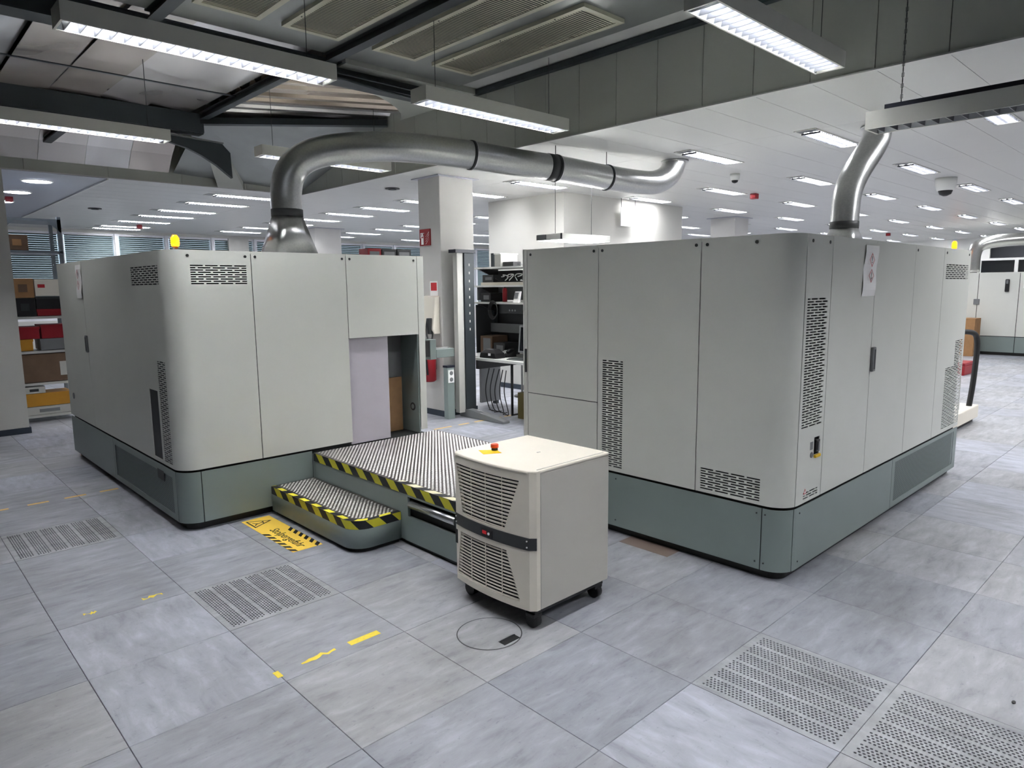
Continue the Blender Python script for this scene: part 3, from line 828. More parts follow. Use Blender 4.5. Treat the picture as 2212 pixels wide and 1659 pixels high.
cut_panel(lambda u, v, dd_: mp(u, v, dd_+.003), UF(4.06), UF(5.5), .10, .385, [], .0005).build('perforated_sheet', M['perfsheet'], Rm)
for y in (1.48, .90, .83, .145, .075, -.22): screw(Rm, (XR, y, 1.862), True)
for x in (2.52, 2.74, 4.23, 4.92, 5.54): screw(Rm, (x, YR, 1.862))
for z in (.10, .38):
    for x in (2.52,): screw(Rm, (x, YR, z)).scale = (.5, 1, .5)
    for y in (.7, -.28, -.33+.0): screw(Rm, (XR, y, z), True).scale = (.5, 1, .5)
hd = bx(3.445, 3.492, YR-.02, YR, 1.085, 1.24).build('handle', M['greyp'], Rm, bevel=.006)
bx(3.46, 3.48, YR-.022, YR-.02, 1.10, 1.225).build('handle_recess', M['charcoal'], hd)
bx(XR-.012, XR, 1.525, 1.535, 1.02, 1.19).build('door_grip', M['charcoal'], Rm)
sw = bx(2.675, 2.725, YR-.01, YR+.02, .70, .77).build('main_switch', M['black'], Rm, bevel=.004)
bx(2.69, 2.70, YR-.016, YR-.01, .71, .76).build('switch_lever', M['greyp'], sw)
MB().box(2.665, 2.735, YR-.014, YR, .668, .686).build('yellow_switch_plate', M['yellow'], Rm, bevel=.004)
bx(2.615, 2.65, YR-.001, YR, .72, .765).build('small_grey_label', M['greyp'], Rm)
MB().cyl((2.635, YR, .69), (2.635, YR-.004, .69), .016, 14).build('lock', M['greyp'], Rm)
mt_ = basis((2.572, YR-.0012, .492), (1, 0, 0), (0, 0, 1))
tri = MB().prism_axis([(2.555, .478), (2.592, .478), (2.5735, .508)], YR-.0015, YR-.0005, 1); tri.build('red_warning_triangle', M['redink'], Rm)
MB().prism_axis([(2.563, .482), (2.584, .482), (2.5735, .5)], YR-.002, YR-.0015, 1).build('triangle_field', M['paper'], Rm)

# pictogram notices on the cabinets
def diamond(e, cen, xa, ya, s, n_):
    xa = Vector(xa); ya = Vector(ya); cen = Vector(cen); n_ = Vector(n_)
    mb = MB(); o_ = [xa*s, ya*s, -xa*s, -ya*s]; i_ = [v*.84 for v in o_]
    for k in range(4):
        a, b = o_[k], o_[(k+1) % 4]; c, d_ = i_[(k+1) % 4], i_[k]
        mb.quad(cen+a+n_, cen+b+n_, cen+c+n_, cen+d_+n_)
    mb.build('red_diamond', M['redink'], e)
def notice(e, cx_, cz, w_, h_, xa, n_, flat):
    xa = Vector(xa); up_ = Vector((0, 0, 1)); n_ = Vector(n_)
    mb = MB(); k = 8; base_ = flat
    ring = []
    for i in range(k+1):
        t = i/k; z = cz-h_/2+h_*t; bulge = .004*math.sin(t*9)+.003; lean = (t-.5)*.03
        ring.append([base_+xa*(-w_/2+lean)+up_*z+n_*bulge, base_+xa*(w_/2+lean)+up_*z+n_*(bulge+.002)])
    for a, b in zip(ring, ring[1:]): mb.quad(a[0], a[1], b[1], b[0])
    o = mb.build('paper_sheet', M['paper'], e)
    for q, txt in ((.065, '!'), (-.03, '!')):
        c_ = base_+up_*(cz+q)+n_*.0105
        diamond(e, c_, xa, up_, .042, n_*.0005)
        text_mesh(txt, .06, 'pictogram', M['black'], e, basis(c_+n_*.0005, xa, up_))
e = empty('warning_notice', (3.345, YR-.012, 1.56), 'white paper notice with two red diamond pictograms taped to the right cabinet', 'notice')
notice(e, 0, 1.712, .205, .305, (1, 0, 0), (0, -1, 0), Vector((3.345, YR-.001, 0)))
e = empty('warning_notice', (XL-.012, 5.06, 1.57), 'white paper notice with pictograms on the shaded side of the left cabinet', 'notice')
notice(e, 0, 1.72, .19, .29, (0, -1, 0), (-1, 0, 0), Vector((XL-.001, 5.06, 0)))

# L-shaped bracket on the left cabinet's edge
br = empty('grey_wall_bracket', (2.45, 2.77, 1.03), 'grey-green angled bracket fixed to the right edge of the left cabinet', 'bracket')
MB().box(2.353, 2.40, 2.75, 2.80, 1.05, 1.185).build('mount', M['black'], br)
MB().box(2.40, 2.465, 2.745, 2.83, 1.02, 1.195).build('plate', M['skirt'], br, bevel=.004)
MB().box(2.465, 2.665, 2.745, 2.83, 1.03, 1.105).build('arm', M['skirt'], br, bevel=.004)
MB().box(2.48, 2.62, 2.765, 2.80, 1.105, 1.118).build('slide', M['alu'], br)

# ------------------------------------------------------------------ tread platform and step
def bumps(e, inside, x0, x1, y0, y1, z, pitch=.030):
    mb = MB(); i = 0; y = y0
    while y < y1:
        x = x0 + (pitch/2 if i % 2 else 0); j = 0
        while x < x1:
            if inside(x, y):
                a = PI/4 if (i+j) % 2 else -PI/4
                a = .12
                c, s_ = math.cos(a), math.sin(a); n = len(mb.v)
                ra, rb = .0112, .0055
                for k in range(6):
                    t = 2*PI*k/6; p, q = ra*math.cos(t), rb*math.sin(t)
                    mb.v.append((x+p*c-q*s_, y+p*s_+q*c, z))
                for k in range(6):
                    t = 2*PI*k/6; p, q = ra*.6*math.cos(t), rb*.55*math.sin(t)
                    mb.v.append((x+p*c-q*s_, y+p*s_+q*c, z+.0022))
                mb.face([n+6+k for k in range(6)], True)
                for k in range(6): mb.face((n+k, n+(k+1) % 6, n+6+(k+1) % 6, n+6+k), True)
            x += pitch; j += 1
        y += pitch*.66; i += 1
    mb.build('tread_bumps', M['bumps'], e, kind='stuff')
def tape(pts, z0, z1, nrm=.0012):
    """vertical tape along a plan polyline, with running UV"""
    mb = MB(); u = 0
    for (a, b) in zip(pts, pts[1:]):
        d_ = math.hypot(b[0]-a[0], b[1]-a[1]); 
        mb.quad((a[0], a[1], z0), (b[0], b[1], z0), (b[0], b[1], z1), (a[0], a[1], z1), [(u, 0), (u+d_, 0), (u+d_, z1-z0), (u, z1-z0)]); u += d_
    return mb
def flat_tape(pts, wv, z):
    mb = MB(); u = 0
    for a, b in zip(pts, pts[1:]):
        d_ = math.hypot(b[0]-a[0], b[1]-a[1])
        mb.quad((a[0], a[1], z), (b[0], b[1], z), (b[0]+wv[0], b[1]+wv[1], z), (a[0]+wv[0], a[1]+wv[1], z), [(u, 0), (u+d_, 0), (u+d_, .03), (u, .03)]); u += d_
    return mb
PX0, PX1, PY0, PY1, PZ = 1.265, 2.345, 1.0, 2.735, .40
pf = empty('tread_platform', (1.85, 1.9, 0), 'metal tread plate platform with black and yellow edge between the two cabinets', 'platform')
MB().prism([(PX0, PY0), (PX1, PY0), (PX1, 1.6), (2.44, 1.6), (2.44, PY1), (PX0, PY1)], PZ-.012, PZ).build('tread_top', M['tread'], pf)
bumps(pf, lambda x, y: PX0+.02 < x < (PX1 if y < 1.6 else 2.43)-.01 and PY0+.01 < y < PY1-.01 and not (x < PX0+.06 and y < 1.62), PX0, 2.44, PY0, PY1, PZ)
bx(PX0+.004, PX1, 1.545, PY1, .03, PZ-.012).build('front_panel', M['skirt'], pf)
mb = cut_panel(lambda u, v, d_: (PX0+d_, 1.541-u, v), 0, .541, .03, PZ-.012, [(.035, .52, .195, .325)], .02)
mb.build('slotted_front_panel', M['skirt'], pf)
bx(PX0+.03, PX1, PY0+.01, 1.54, .03, PZ-.012).build('inner_box', M['dark'], pf)
MB().tube([(PX0+.012, PY0+.03, .275), (PX0+.012, 1.49, .275)], .026, 14).build('steel_roller', M['alu'], pf)
bx(PX0+.02, 2.4, PY0+.02, PY1-.02, 0, .03).build('foot_frame', M['black'], pf)
bx(PX1, 2.43, 1.61, PY1, .03, PZ-.012).build('rear_panel', M['skirt'], pf)
tape([(PX0-.001, PY1), (PX0-.001, PY0)], PZ-.062, PZ-.001).build('hazard_tape', M['haz'], pf)
flat_tape([(PX0, 1.62), (PX0, PY0)], (.045, 0), PZ+.0012).build('pale_hazard_tape', M['haz3'], pf)
# step
SX0, SY0, SZ, r = .92, 1.585, .21, .13
st = empty('entry_step', (1.09, 2.15, 0), 'low rounded tread step with black and yellow edge in front of the platform', 'step')
def stepo(d):
    p = [(PX0-.002, 2.735), (SX0+d, 2.735), (SX0+d, SY0+r)]
    for i in range(1, 9):
        a = PI/2*i/8; p.append((SX0+r-(r-d)*math.cos(a), SY0+r-(r-d)*math.sin(a)))
    p.append((PX0-.002, SY0+d)); return p
MB().prism(stepo(0), .03, SZ-.008, True).build('base_panel', M['skirt'], st)
MB().prism(stepo(.001), SZ-.008, SZ).build('tread_top', M['tread'], st)
MB().prism(stepo(.03), 0, .03).build('foot_frame', M['black'], st)
def inst(x, y):
    if not (SX0+.045 < x < PX0-.015 and y < 2.72): return False
    if y < SY0+.03: return False
    if x < SX0+r and y < SY0+r: return math.hypot(x-SX0-r, y-SY0-r) < r-.045
    return True
bumps(st, inst, SX0, PX0, SY0, 2.73, SZ)
P_ = stepo(-.0012)[1:]
tape(P_, SZ-.055, SZ-.001).build('hazard_tape', M['haz'], st)
mb = MB(); u = 0; A = stepo(.002)[1:]; B = stepo(.034)[1:]
for (a, b, a2, b2) in zip(A, A[1:], B, B[1:]):
    d_ = math.hypot(b[0]-a[0], b[1]-a[1]); mb.quad((a[0], a[1], SZ+.001), (b[0], b[1], SZ+.001), (b2[0], b2[1], SZ+.001), (a2[0], a2[1], SZ+.001), [(u, 0), (u+d_, 0), (u+d_, .03), (u, .03)]); u += d_
mb.build('top_hazard_tape', M['haz2'], st)

# ------------------------------------------------------------------ mobile cooling unit
cu = empty('mobile_cooling_unit', (1.31, .45, 0), 'cream wheeled cooling unit with louvred front and orange button standing before the platform', 'cooling unit')
CX0, CX1, CY0, CY1, CZ0, CZ1 = 1.03, 1.59, .15, .745, .10, .785
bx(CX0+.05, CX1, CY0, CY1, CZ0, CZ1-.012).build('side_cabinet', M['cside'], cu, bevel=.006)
def fmap(u, v, d_):
    t = (u/(CY1-CY0))*2-1
    return (CX0+.004-.032*(1-t*t)+d_+(.02*max(0, abs(t)-.93)/.07), CY0+(CY1-CY0)-u, v)
W_ = CY1-CY0
def rows_for(z0, z1, yl0, yl1, yr0, yr1, n):
    out = []
    for i in range(n):
        t = (i+.5)/n; z = z0+(z1-z0)*i/n
        out.append((z, z+(z1-z0)/n, yl0+(yl1-yl0)*t, yr0+(yr1-yr0)*t))
    return out
# u runs from the far side (y = CY1) towards the near side; rows bottom -> top
upr = rows_for(.475, .735, .095, .035, .42, .515, 14)
lor = rows_for(.135, .375, .035, .07, .515, .43, 14)
holes = [(a, b, z, z1) for z, z1, a, b in upr+lor]
ub = [W_*i/24 for i in range(25)]
mb = cut_panel(fmap, 0, W_, CZ0+.002, CZ1, holes, .024, ub)
mb.build('front_fascia', M['cream'], cu)
bx(CX0+.022, CX0+.05, CY0+.02, CY1-.02, CZ0+.01, CZ1-.02).build('grille_backing', M['dark'], cu)
for z, z1, a, b in upr+lor:
    sl_ = MB(); n = 10; h_ = z1-z; top_ = z > .4
    for i in range(n):
        ua = a+(b-a)*i/n; ub_ = a+(b-a)*(i+1)/n
        lo_, hi_ = (z, z+h_*.5) if top_ else (z+h_*.15, z+h_*.5)
        A1 = fmap(ua, lo_, .004); A2 = fmap(ub_, lo_, .004); B1 = fmap(ua, hi_, .001 if top_ else .006); B2 = fmap(ub_, hi_, .001 if top_ else .006)
        C1 = fmap(ua, hi_+.0005, .008); C2 = fmap(ub_, hi_+.0005, .008)
        sl_.quad(A1, A2, B2, B1); sl_.quad(B1, B2, C2, C1)
    sl_.build('grille_slat', M['cream'], cu)
for f_ in (.25, .5, .75):
    for z0_, z1_, dp in ((.135, .375, .002), (.475, .735, .006)):
        uu = .05+(W_-.13)*f_
        rb = MB(); p = fmap(uu, z0_, dp); q = fmap(uu, z1_, dp); rb.box(p[0], p[0]+.004, p[1]-.0014, p[1]+.0014, z0_, z1_)
        rb.build('grille_rib', M['cream'], cu)
# dark band
mb = cut_panel(lambda u, v, d_: fmap(u, v, d_-.004), 0, W_, .405, .465, [], .006, ub); mb.build('dark_band', M['charcoal'], cu)
dp = fmap(.30, 0, 0)
ds = bx(dp[0]-.0085, dp[0]-.004, dp[1]-.045, dp[1]+.035, .413, .452).build('display', M['black'], cu)
bx(dp[0]-.010, dp[0]-.0085, dp[1]-.005, dp[1]+.025, .425, .442).build('digits', M['redled'], ds)
MB().cyl((dp[0]-.0085, dp[1]-.022, .433), (dp[0]-.012, dp[1]-.022, .433), .007, 12).build('button', M['paper'], ds)
for z in (.42, .45):
    MB().cyl((fmap(W_-.035, z, 0)[0]-.004, CY0+.035, z), (fmap(W_-.035, z, 0)[0]-.008, CY0+.035, z), .004, 8).build('screw', M['paper'], cu)
    MB().cyl((fmap(.035, z, 0)[0]-.004, CY1-.035, z), (fmap(.035, z, 0)[0]-.008, CY1-.035, z), .004, 8).build('screw', M['paper'], cu)
bx(fmap(.03, 0, 0)[0]-.003, fmap(.03, 0, 0)[0]+.004, CY1-.04, CY1-.022, .30, .375).build('side_slot', M['black'], cu)
# lid
pl = [(fmap(W_*i/16, 0, 0)[0]-.004, fmap(W_*i/16, 0, 0)[1]) for i in range(17)]
MB().prism([(CX1, CY1+.002)] + pl + [(CX1, CY0-.002)], CZ1-.012, CZ1+.004).build('lid', M['cream'], cu, bevel=.007)
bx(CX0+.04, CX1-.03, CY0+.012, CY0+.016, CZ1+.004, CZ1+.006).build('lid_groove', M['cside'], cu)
eb = MB().cyl((1.20, .60, CZ1+.004), (1.20, .60, CZ1+.02), .017, 18).build('button_collar', M['charcoal'], cu)
MB().tube([(1.20, .60, CZ1+.02), (1.20, .60, CZ1+.036), (1.20, .60, CZ1+.04)], [.021, .021, .016], 18).build('orange_button', M['orange'], eb)
MB().prism([(1.10, .575), (1.185, .53), (1.21, .60), (1.14, .66)][::1], CZ1+.004, CZ1+.0052).build('yellow_label', M['yellow'], cu)
bx(1.32, 1.34, .40, .41, CZ1+.004, CZ1+.006).build('lid_mark', M['cside'], cu)
fr = bx(CX0+.03, CX1-.02, CY0+.02, CY1-.02, .075, .10).build('base_frame', M['black'], cu)
for (x, y, lb) in ((CX0+.05, CY0+.05, 0), (CX1-.05, CY0+.05, 0), (CX0+.07, CY1-.06, 0), (CX1-.05, CY1-.06, 0)):
    c_ = MB().cyl((x-.018, y, .037), (x+.018, y, .037), .037, 18).build('caster', M['black'], cu)
    MB().prism([(x-.03, y-.03), (x+.03, y-.03), (x+.03, y+.03), (x-.03, y+.03)], .055, .078).build('caster_fork', M['black'], c_, bevel=.006)

# ------------------------------------------------------------------ ducts
def ring(c_, r, n=24): return [(c_[0]+r*math.cos(2*PI*k/n), c_[1]+r*math.sin(2*PI*k/n), c_[2]) for k in range(n)]
def hood(e, x, y, z0, z1, s, r):
    sq = []; n = 24
    for k in range(n):
        a = 2*PI*k/n; c, s_ = math.cos(a), math.sin(a); q = s/2/max(abs(c), abs(s_)); sq.append((x+c*q, y+s_*q, z0))
    m2 = MB().loft([sq, ring((x, y, z1), r, n)]); m2.build('hood', M['galv'], e)
    MB().box(x-s/2-.02, x+s/2+.02, y-s/2-.02, y+s/2+.02, z0-.0, z0+.008).build('hood_flange', M['galv'], e)
    MB().cyl((x, y, z1-.01), (x, y, z1+.05), r+.006, 28).build('rubber_collar', M['rubber'], e)
dl = empty('ventilation_duct', (1.53, 3.5, 1.9), 'long silver ventilation duct arching from the left cabinet to the ceiling', 'duct')
hood(dl, 1.53, 3.50, 1.9, 2.24, .36, .122)
path = smooth_path([(1.53, 3.50, 2.27), (1.53, 3.50, 2.42), (1.57, 3.50, 2.58), (1.68, 3.47, 2.71), (1.87, 3.40, 2.79), (2.14, 3.27, 2.835), (2.48, 3.12, 2.85), (3.08, 2.96, 2.835), (3.47, 2.86, 2.81),
                    (3.97, 2.73, 2.785), (4.61, 2.61, 2.745), (5.16, 2.53, 2.735), (5.38, 2.49, 2.77), (5.52, 2.45, 2.86), (5.58, 2.43, 3.0)], 8)
MB().tube(path, .125, 28).build('duct_pipe', M['galv'], dl)
def clamp(e, pa, i, r, wd=.012, name='clamp', m='rubber'):
    p = pa[i]; t = (pa[i+1]-pa[i-1]).normalized()
    o = MB().tube([p-t*wd, p+t*wd], r, 28).build(name, M[m], e); return o
def near(pa, x): return min(range(1, len(pa)-1), key=lambda i: abs(pa[i].x-x))
i1, i2, i3 = near(path, 3.08), near(path, 4.0), near(path, 4.62)
for i in (i1, i2, i3):
    a = clamp(dl, path, i, .132, .012); p = path[i]; t = (path[i+1]-path[i-1]).normalized()
    MB().tube([p+t*.012, p+t*.02], .131, 28).build('clamp_band', M['alu'], a)
p = path[i2]; t = (path[i2+1]-path[i2-1]).normalized(); MB().tube([p-t*.11, p-t*.012], .1275, 28).build('dark_sleeve', M['rubber'], dl)
for i in (i2, i3):
    MB().cyl((path[i].x, path[i].y, path[i].z+.13), (path[i].x, path[i].y, H), .004, 6).build('hanger_rod', M['charcoal'], dl)
MB().cyl((5.58, 2.43, H-.02), (5.58, 2.43, H-.002), .15, 28).build('ceiling_flange', M['galv'], dl)
dr = empty('ventilation_duct', (5.17, .42, 1.9), 'short silver duct bending from the right cabinet up to the ceiling', 'duct')
hood(dr, 5.17, .42, 1.9, 2.12, .34, .112)
path = smooth_path([(5.17, .42, 2.15), (5.18, .42, 2.25), (5.2, .42, 2.38), (5.24, .41, 2.5), (5.30, .38, 2.62), (5.40, .34, 2.76), (5.47, .31, 2.88), (5.49, .30, 3.0)], 8)
MB().tube(path, .115, 28).build('duct_pipe', M['galv'], dr)
MB().cyl((5.49, .30, H-.02), (5.49, .30, H-.002), .14, 28).build('ceiling_flange', M['galv'], dr)

# amber beacons
def beacon(x, y, lb):
    e = empty('beacon_light', (x, y, 1.9), lb, 'beacon')
    MB().cyl((x, y, 1.9), (x, y, 2.02), .022, 12).build('stem', M['greyp'], e)
    MB().tube([(x, y, 2.02), (x, y, 2.04), (x, y, 2.09), (x, y, 2.12)], [.03, .036, .036, .018], 18).build('amber_lens', M['amber'], e)
beacon(.955, 4.5, 'amber beacon glowing on top of the left cabinet')

# ------------------------------------------------------------------ floor markings, lid and notices on the floor
def dash(x0, x1, y0, y1, m, lb, group, ragged=0):
    if not ragged:
        mb = bx(x0, x1, y0, y1, 0, .0009)
    else:
        rr = random.Random(int(x0*1000)); n = 9; top = []; bot = []
        for i in range(n):
            t = i/(n-1); x = x0+(x1-x0)*t; top.append((x, y1-rr.random()*ragged*(y1-y0))); bot.append((x, y0+rr.random()*ragged*(y1-y0)))
        mb = MB().prism(bot+top[::-1], 0, .0009)
    return solo(mb, 'floor_dash', M[m], lb, 'floor marking', group)
G1 = 'yellow dashes on the floor in front'; G2 = 'amber dashes along the aisle'
dash(.35, .51, .665, .705, 'paint_yellow', 'clean bright yellow dash on the floor left of the cooling unit', G1)
dash(.11, .28, .665, .71, 'paint_yellow', 'worn ragged yellow dash just left of the clean bright one', G1, .6)
dash(-.015, .01, .645, .70, 'paint_yellow', 'tiny yellow remnant left of the worn dash, on a tile joint', G1)
dash(-.2, -.10, 1.86, 1.90, 'paint_yellow', 'small worn yellow dash left of the slotted floor tile', G1, .8)
dash(-.47, -.41, 1.875, 1.915, 'paint_yellow', 'small worn yellow mark furthest left on the floor', G1, .7)
for i, (a, b) in enumerate([(-.62, -.46), (-.34, -.20), (-.095, .055), (.155, .29)]):
    dash(a, b, 4.285, 4.32, 'paint_amber', 'amber aisle dash left of the left cabinet, %s from the photo\'s left edge' % row_word(i), G2)
for i, (a, b) in enumerate([(3.6, 3.86), (3.97, 4.13), (4.22, 4.40), (4.50, 4.66), (4.72, 4.88)]):
    dash(a, b, 4.30, 4.335, 'paint_amber', 'amber aisle dash by the pillar, %s from the left cabinet' % row_word(i), G2)
# trip hazard sticker
stx = empty('floor_sticker', (.78, 2.32, 0), 'yellow floor sticker reading Stolpergefahr beside the step', 'sticker')
mb = MB().box(.68, .885, 1.925, 2.725, 0, .0008); mb.build('base_film', M['paper'] if False else M['ochre'], stx)
M['sticker'] = mat('sticker_yellow', (254, 212, 84), .5, var=.02)
stx.children[0].data.materials[0] = M['sticker']
strp = MB()
for k in range(6):
    ya = 2.38-k*.076
    strp.prism([(.68, ya), (.68, ya-.04), (.715, ya-.075), (.715, ya-.035)], .0008, .0013)
    strp.prism([(.885, ya-.0), (.845, ya-.04), (.845, ya-.08), (.885, ya-.04)][::-1], .0008, .0013)
strp.build('black_stripes', M['black'], stx, kind='stuff')
T_ = [(.70, 2.53), (.70, 2.70), (.855, 2.615)]
mb = MB(); ce = Vector((sum(p[0] for p in T_)/3, sum(p[1] for p in T_)/3, .0014))
for k in range(3):
    a, b = Vector((*T_[k], .0014)), Vector((*T_[(k+1) % 3], .0014)); mb.quad(a, b, ce+(b-ce)*.8, ce+(a-ce)*.8)
mb.build('warning_triangle', M['black'], stx)
fg = MB(); 
for a, b in (((.735, 2.60), (.775, 2.61)), ((.775, 2.61), (.80, 2.63)), ((.735, 2.60), (.72, 2.575)), ((.75, 2.605), (.725, 2.64)), ((.79, 2.62), (.785, 2.585))):
    a, b = Vector((*a, .0014)), Vector((*b, .0014)); n_ = (b-a).cross(Vector((0, 0, 1))).normalized()*.004
    fg.quad(a-n_, a+n_, b+n_, b-n_)
fg.build('tripping_figure', M['black'], stx)
text_mesh('Stolpergefahr', .088, 'lettering', M['black'], stx, basis((.775, 2.205, .0013), (0, -1, 0), (1, 0, 0)) @ Matrix.Diagonal((.92, 1, 1, 1)), shear=.2)
solo(MB().prism([(1.982+.012*math.cos(2*PI*k/7), -1.558+.007*math.sin(2*PI*k/7)) for k in range(7)], 0, .004), 'dark_crumb', M['black'], 'tiny black crumb on the floor near the right edge above the perforated tile', 'debris')
# round access lid
rl = empty('round_floor_lid', (.88, .30, 0), 'round floor access lid with an open cable slot beside the cooling unit', 'floor lid')
n = 48; rm = MB()
for k in range(n):
    a, b = 2*PI*k/n, 2*PI*(k+1)/n
    pa = [(.88+q*math.cos(t), .30+q*math.sin(t), .0006) for q, t in ((.152, a), (.157, a), (.157, b), (.152, b))]; rm.quad(*pa)
rm.build('joint_ring', M['charcoal'], rl)
MB().prism([(.88+.15*math.cos(2*PI*k/n), .30+.15*math.sin(2*PI*k/n)) for k in range(n)], 0, .0012).build('lid_disc', M['floor'], rl)
bx(.855, .955, .165, .205, .0012, .002).build('cable_slot', M['dark'], rl); bx(.855, .955, .203, .209, .0012, .005).build('slot_edge', M['steel'], rl)
solo(bx(2.27, 2.42, .235, .60, 0, .0015), 'brown_floor_patch', M['brownish'], 'small brownish patch on the floor at the foot of the right cabinet', 'floor panel')  # thin flat brown patch

# ------------------------------------------------------------------ things around the pillar
sg = empty('fire_extinguisher_sign', (4.172, 5.16, 2.17), 'red fire extinguisher sign with white pictogram on the pillar', 'sign')
bx(4.165, 4.179, 5.05, 5.27, 2.165, 2.37).build('sign_plate', M['redsign'], sg)
pic = MB()
def q_(y0, y1, z0, z1): pic.box(4.1635, 4.165, y0, y1, z0, z1)
q_(5.185, 5.235, 2.18, 2.295); q_(5.195, 5.225, 2.295, 2.315); q_(5.17, 5.24, 2.315, 2.325); q_(5.24, 5.25, 2.26, 2.325)
pic.build('extinguisher_pictogram', M['paper'], sg)
bx(4.163, 4.1635, 5.193, 5.228, 2.262, 2.277).build('pictogram_label', M['redsign'], sg)
fl = MB()
for k in range(4):
    z = 2.185+k*.03
    fl.prism_axis([(5.135, z), (5.145, z-.003), (5.09-.005*k, z+.045), (5.075, z+.062), (5.098, z+.035)], 4.1635, 4.165, 0)
fl.build('flame_pictogram', M['paper'], sg)
ns = empty('wall_notices', (4.175, 5.0, 1.4), 'red and black safety notices on the pillar behind the cabinet edge', 'notice')
bx(4.174, 4.179, 4.93, 5.09, 1.30, 1.72).build('sheet', M['paper'], ns)
bx(4.172, 4.174, 4.95, 5.07, 1.60, 1.70).build('red_print', M['redink'], ns); bx(4.172, 4.174, 4.96, 5.07, 1.48, 1.53).build('black_print', M['black'], ns)
bx(4.172, 4.174, 4.96, 5.07, 1.40, 1.45).build('black_print', M['black'], ns); bx(4.172, 4.174, 4.96, 5.07, 1.31, 1.34).build('red_print', M['redink'], ns)
wt = empty('wall_telephone_hood', (4.1, 5.0, 1.02), 'white rounded wall telephone hood on the pillar with a dark handset cord', 'telephone')
MB().prism_axis([(4.179, 1.06), (4.08, 1.06), (4.06, 1.12), (4.10, 1.52), (4.179, 1.54)][::-1], 4.9, 5.2, 1).build('hood', M['cream'], wt, bevel=.012)
MB().tube(smooth_path([(4.05, 5.0, 1.25), (4.02, 4.98, 1.15), (4.0, 4.94, 1.03), (4.03, 4.91, .97), (4.07, 4.92, 1.05), (4.08, 4.95, 1.2)], 5), .012, 8).build('cord', M['black'], wt)
bx(4.03, 4.08, 4.93, 5.0, 1.06, 1.26).build('handset', M['charcoal'], wt, bevel=.01)
fe = empty('fire_extinguisher', (4.05, 5.12, .18), 'dark red fire extinguisher hanging on the pillar behind the cabinet edge', 'fire extinguisher')
MB().tube([(4.08, 5.02, .45), (4.08, 5.02, .47), (4.08, 5.02, .86), (4.08, 5.02, .92), (4.08, 5.02, .96)], [.06, .085, .085, .05, .03], 20).build('cylinder', M['red'], fe)
MB().tube(smooth_path([(4.08, 5.02, .96), (4.0, 4.98, .98), (3.97, 4.95, .85), (3.99, 4.94, .55)], 5), .014, 8).build('hose', M['black'], fe)
bx(4.05, 4.11, 5.0, 5.04, .96, 1.0).build('valve', M['black'], fe)
bx(4.12, 4.18, 5.0, 5.04, .6, .9).build('wall_hook', M['greyp'], fe)
sp = empty('socket_post', (4.15, 4.72, 0), 'short grey post with a white double socket in front of the pillar', 'socket post')
bx(4.10, 4.21, 4.68, 4.76, 0, .65).build('post', M['skirt'], sp, bevel=.004); bx(4.095, 4.215, 4.675, 4.765, .65, .675).build('cap', M['navy'], sp)
f_ = bx(4.11, 4.20, 4.672, 4.68, .46, .62).build('socket_plate', M['paper'], sp)
for z in (.50, .58): MB().cyl((4.155, 4.672, z), (4.155, 4.669, z), .026, 16).build('socket', M['greyp'], f_)
# lift column beside the workbench
lc = empty('workbench_column', (4.38, 4.72, 0), 'tall column with silver and dark faces and navy cap beside the workbench', 'column')
bx(4.27, 4.37, 4.66, 4.74, .06, 2.06).build('silver_profile', M['lamp'], lc, bevel=.005); bx(4.37, 4.53, 4.64, 4.76, .06, 2.06).build('dark_profile', M['beam'], lc, bevel=.005)
bx(4.23, 4.55, 4.63, 4.77, 2.06, 2.10).build('cap', M['navy'], lc)
MB().prism_axis([(4.77, 0), (4.77, .1), (4.5, .1), (3.95, .03), (3.95, 0)][::-1], 4.36, 4.47, 0).build('foot', M['greyp'], lc, bevel=.005)
for z in [1.1+.1*k for k in range(9)]: bx(4.44, 4.455, 4.637, 4.64, z, z+.03).build('slot', M['lamp'], lc)

# ------------------------------------------------------------------ workbench with shelves behind the gap
wb = empty('workbench', (5.05, 3.9, 0), 'workbench with white top and shelves seen through the gap between the cabinets', 'workbench')
MB().prism([(4.62, 3.0), (5.42, 3.0), (5.42, 5.2), (4.76, 5.2), (4.76, 4.82), (4.62, 4.82)], .70, .735).build('worktop', M['white'], wb, bevel=.004)
bx(4.66, 5.40, 4.74, 4.79, .58, .70).build('side_bracket', M['black'], wb)
for y in (3.05, 5.12): bx(5.3, 5.36, y, y+.06, 0, 2.1).build('upright', M['beam'], wb)
for y in (3.1, 4.2):
    MB().tube([(4.75, y, .70), (4.75, y, .03), (5.3, y, .03)], .018, 8).build('leg_frame', M['black'], wb)
bx(5.28, 5.31, 3.0, 5.2, 1.02, 1.14).build('cable_duct', M['greyp'], wb)
for z, x0 in ((1.90, 4.95), (1.66, 5.0), (1.44, 4.92)):
    s_ = bx(x0, 5.42, 3.0, 5.2, z-.022, z).build('shelf', M['white'], wb)
    MB().prism_axis([(x0+.05, z-.022), (5.36, z-.022), (5.36, z-.16)], 5.1, 5.13, 1).build('shelf_bracket', M['black'], s_)
bx(5.38, 5.40, 3.0, 5.2, 1.46, 1.64).build('pegboard', M['greyp'], wb)
bx(5.36, 5.39, 3.0, 5.2, 1.70, 1.86).build('dark_back_panel', M['charcoal'], wb)  # dark board, extended to darken the background under the top shelf
bx(5.38, 5.40, 3.0, 5.2, .74, 1.42).build('dark_rear_filler', M['charcoal'], wb)  # dark board, extended so the view behind the worktop stays dark
bx(5.02, 5.38, 5.18, 5.195, .74, 1.40).build('dark_side_filler', M['charcoal'], wb)  # added board that hides the white wall and keeps this end dark
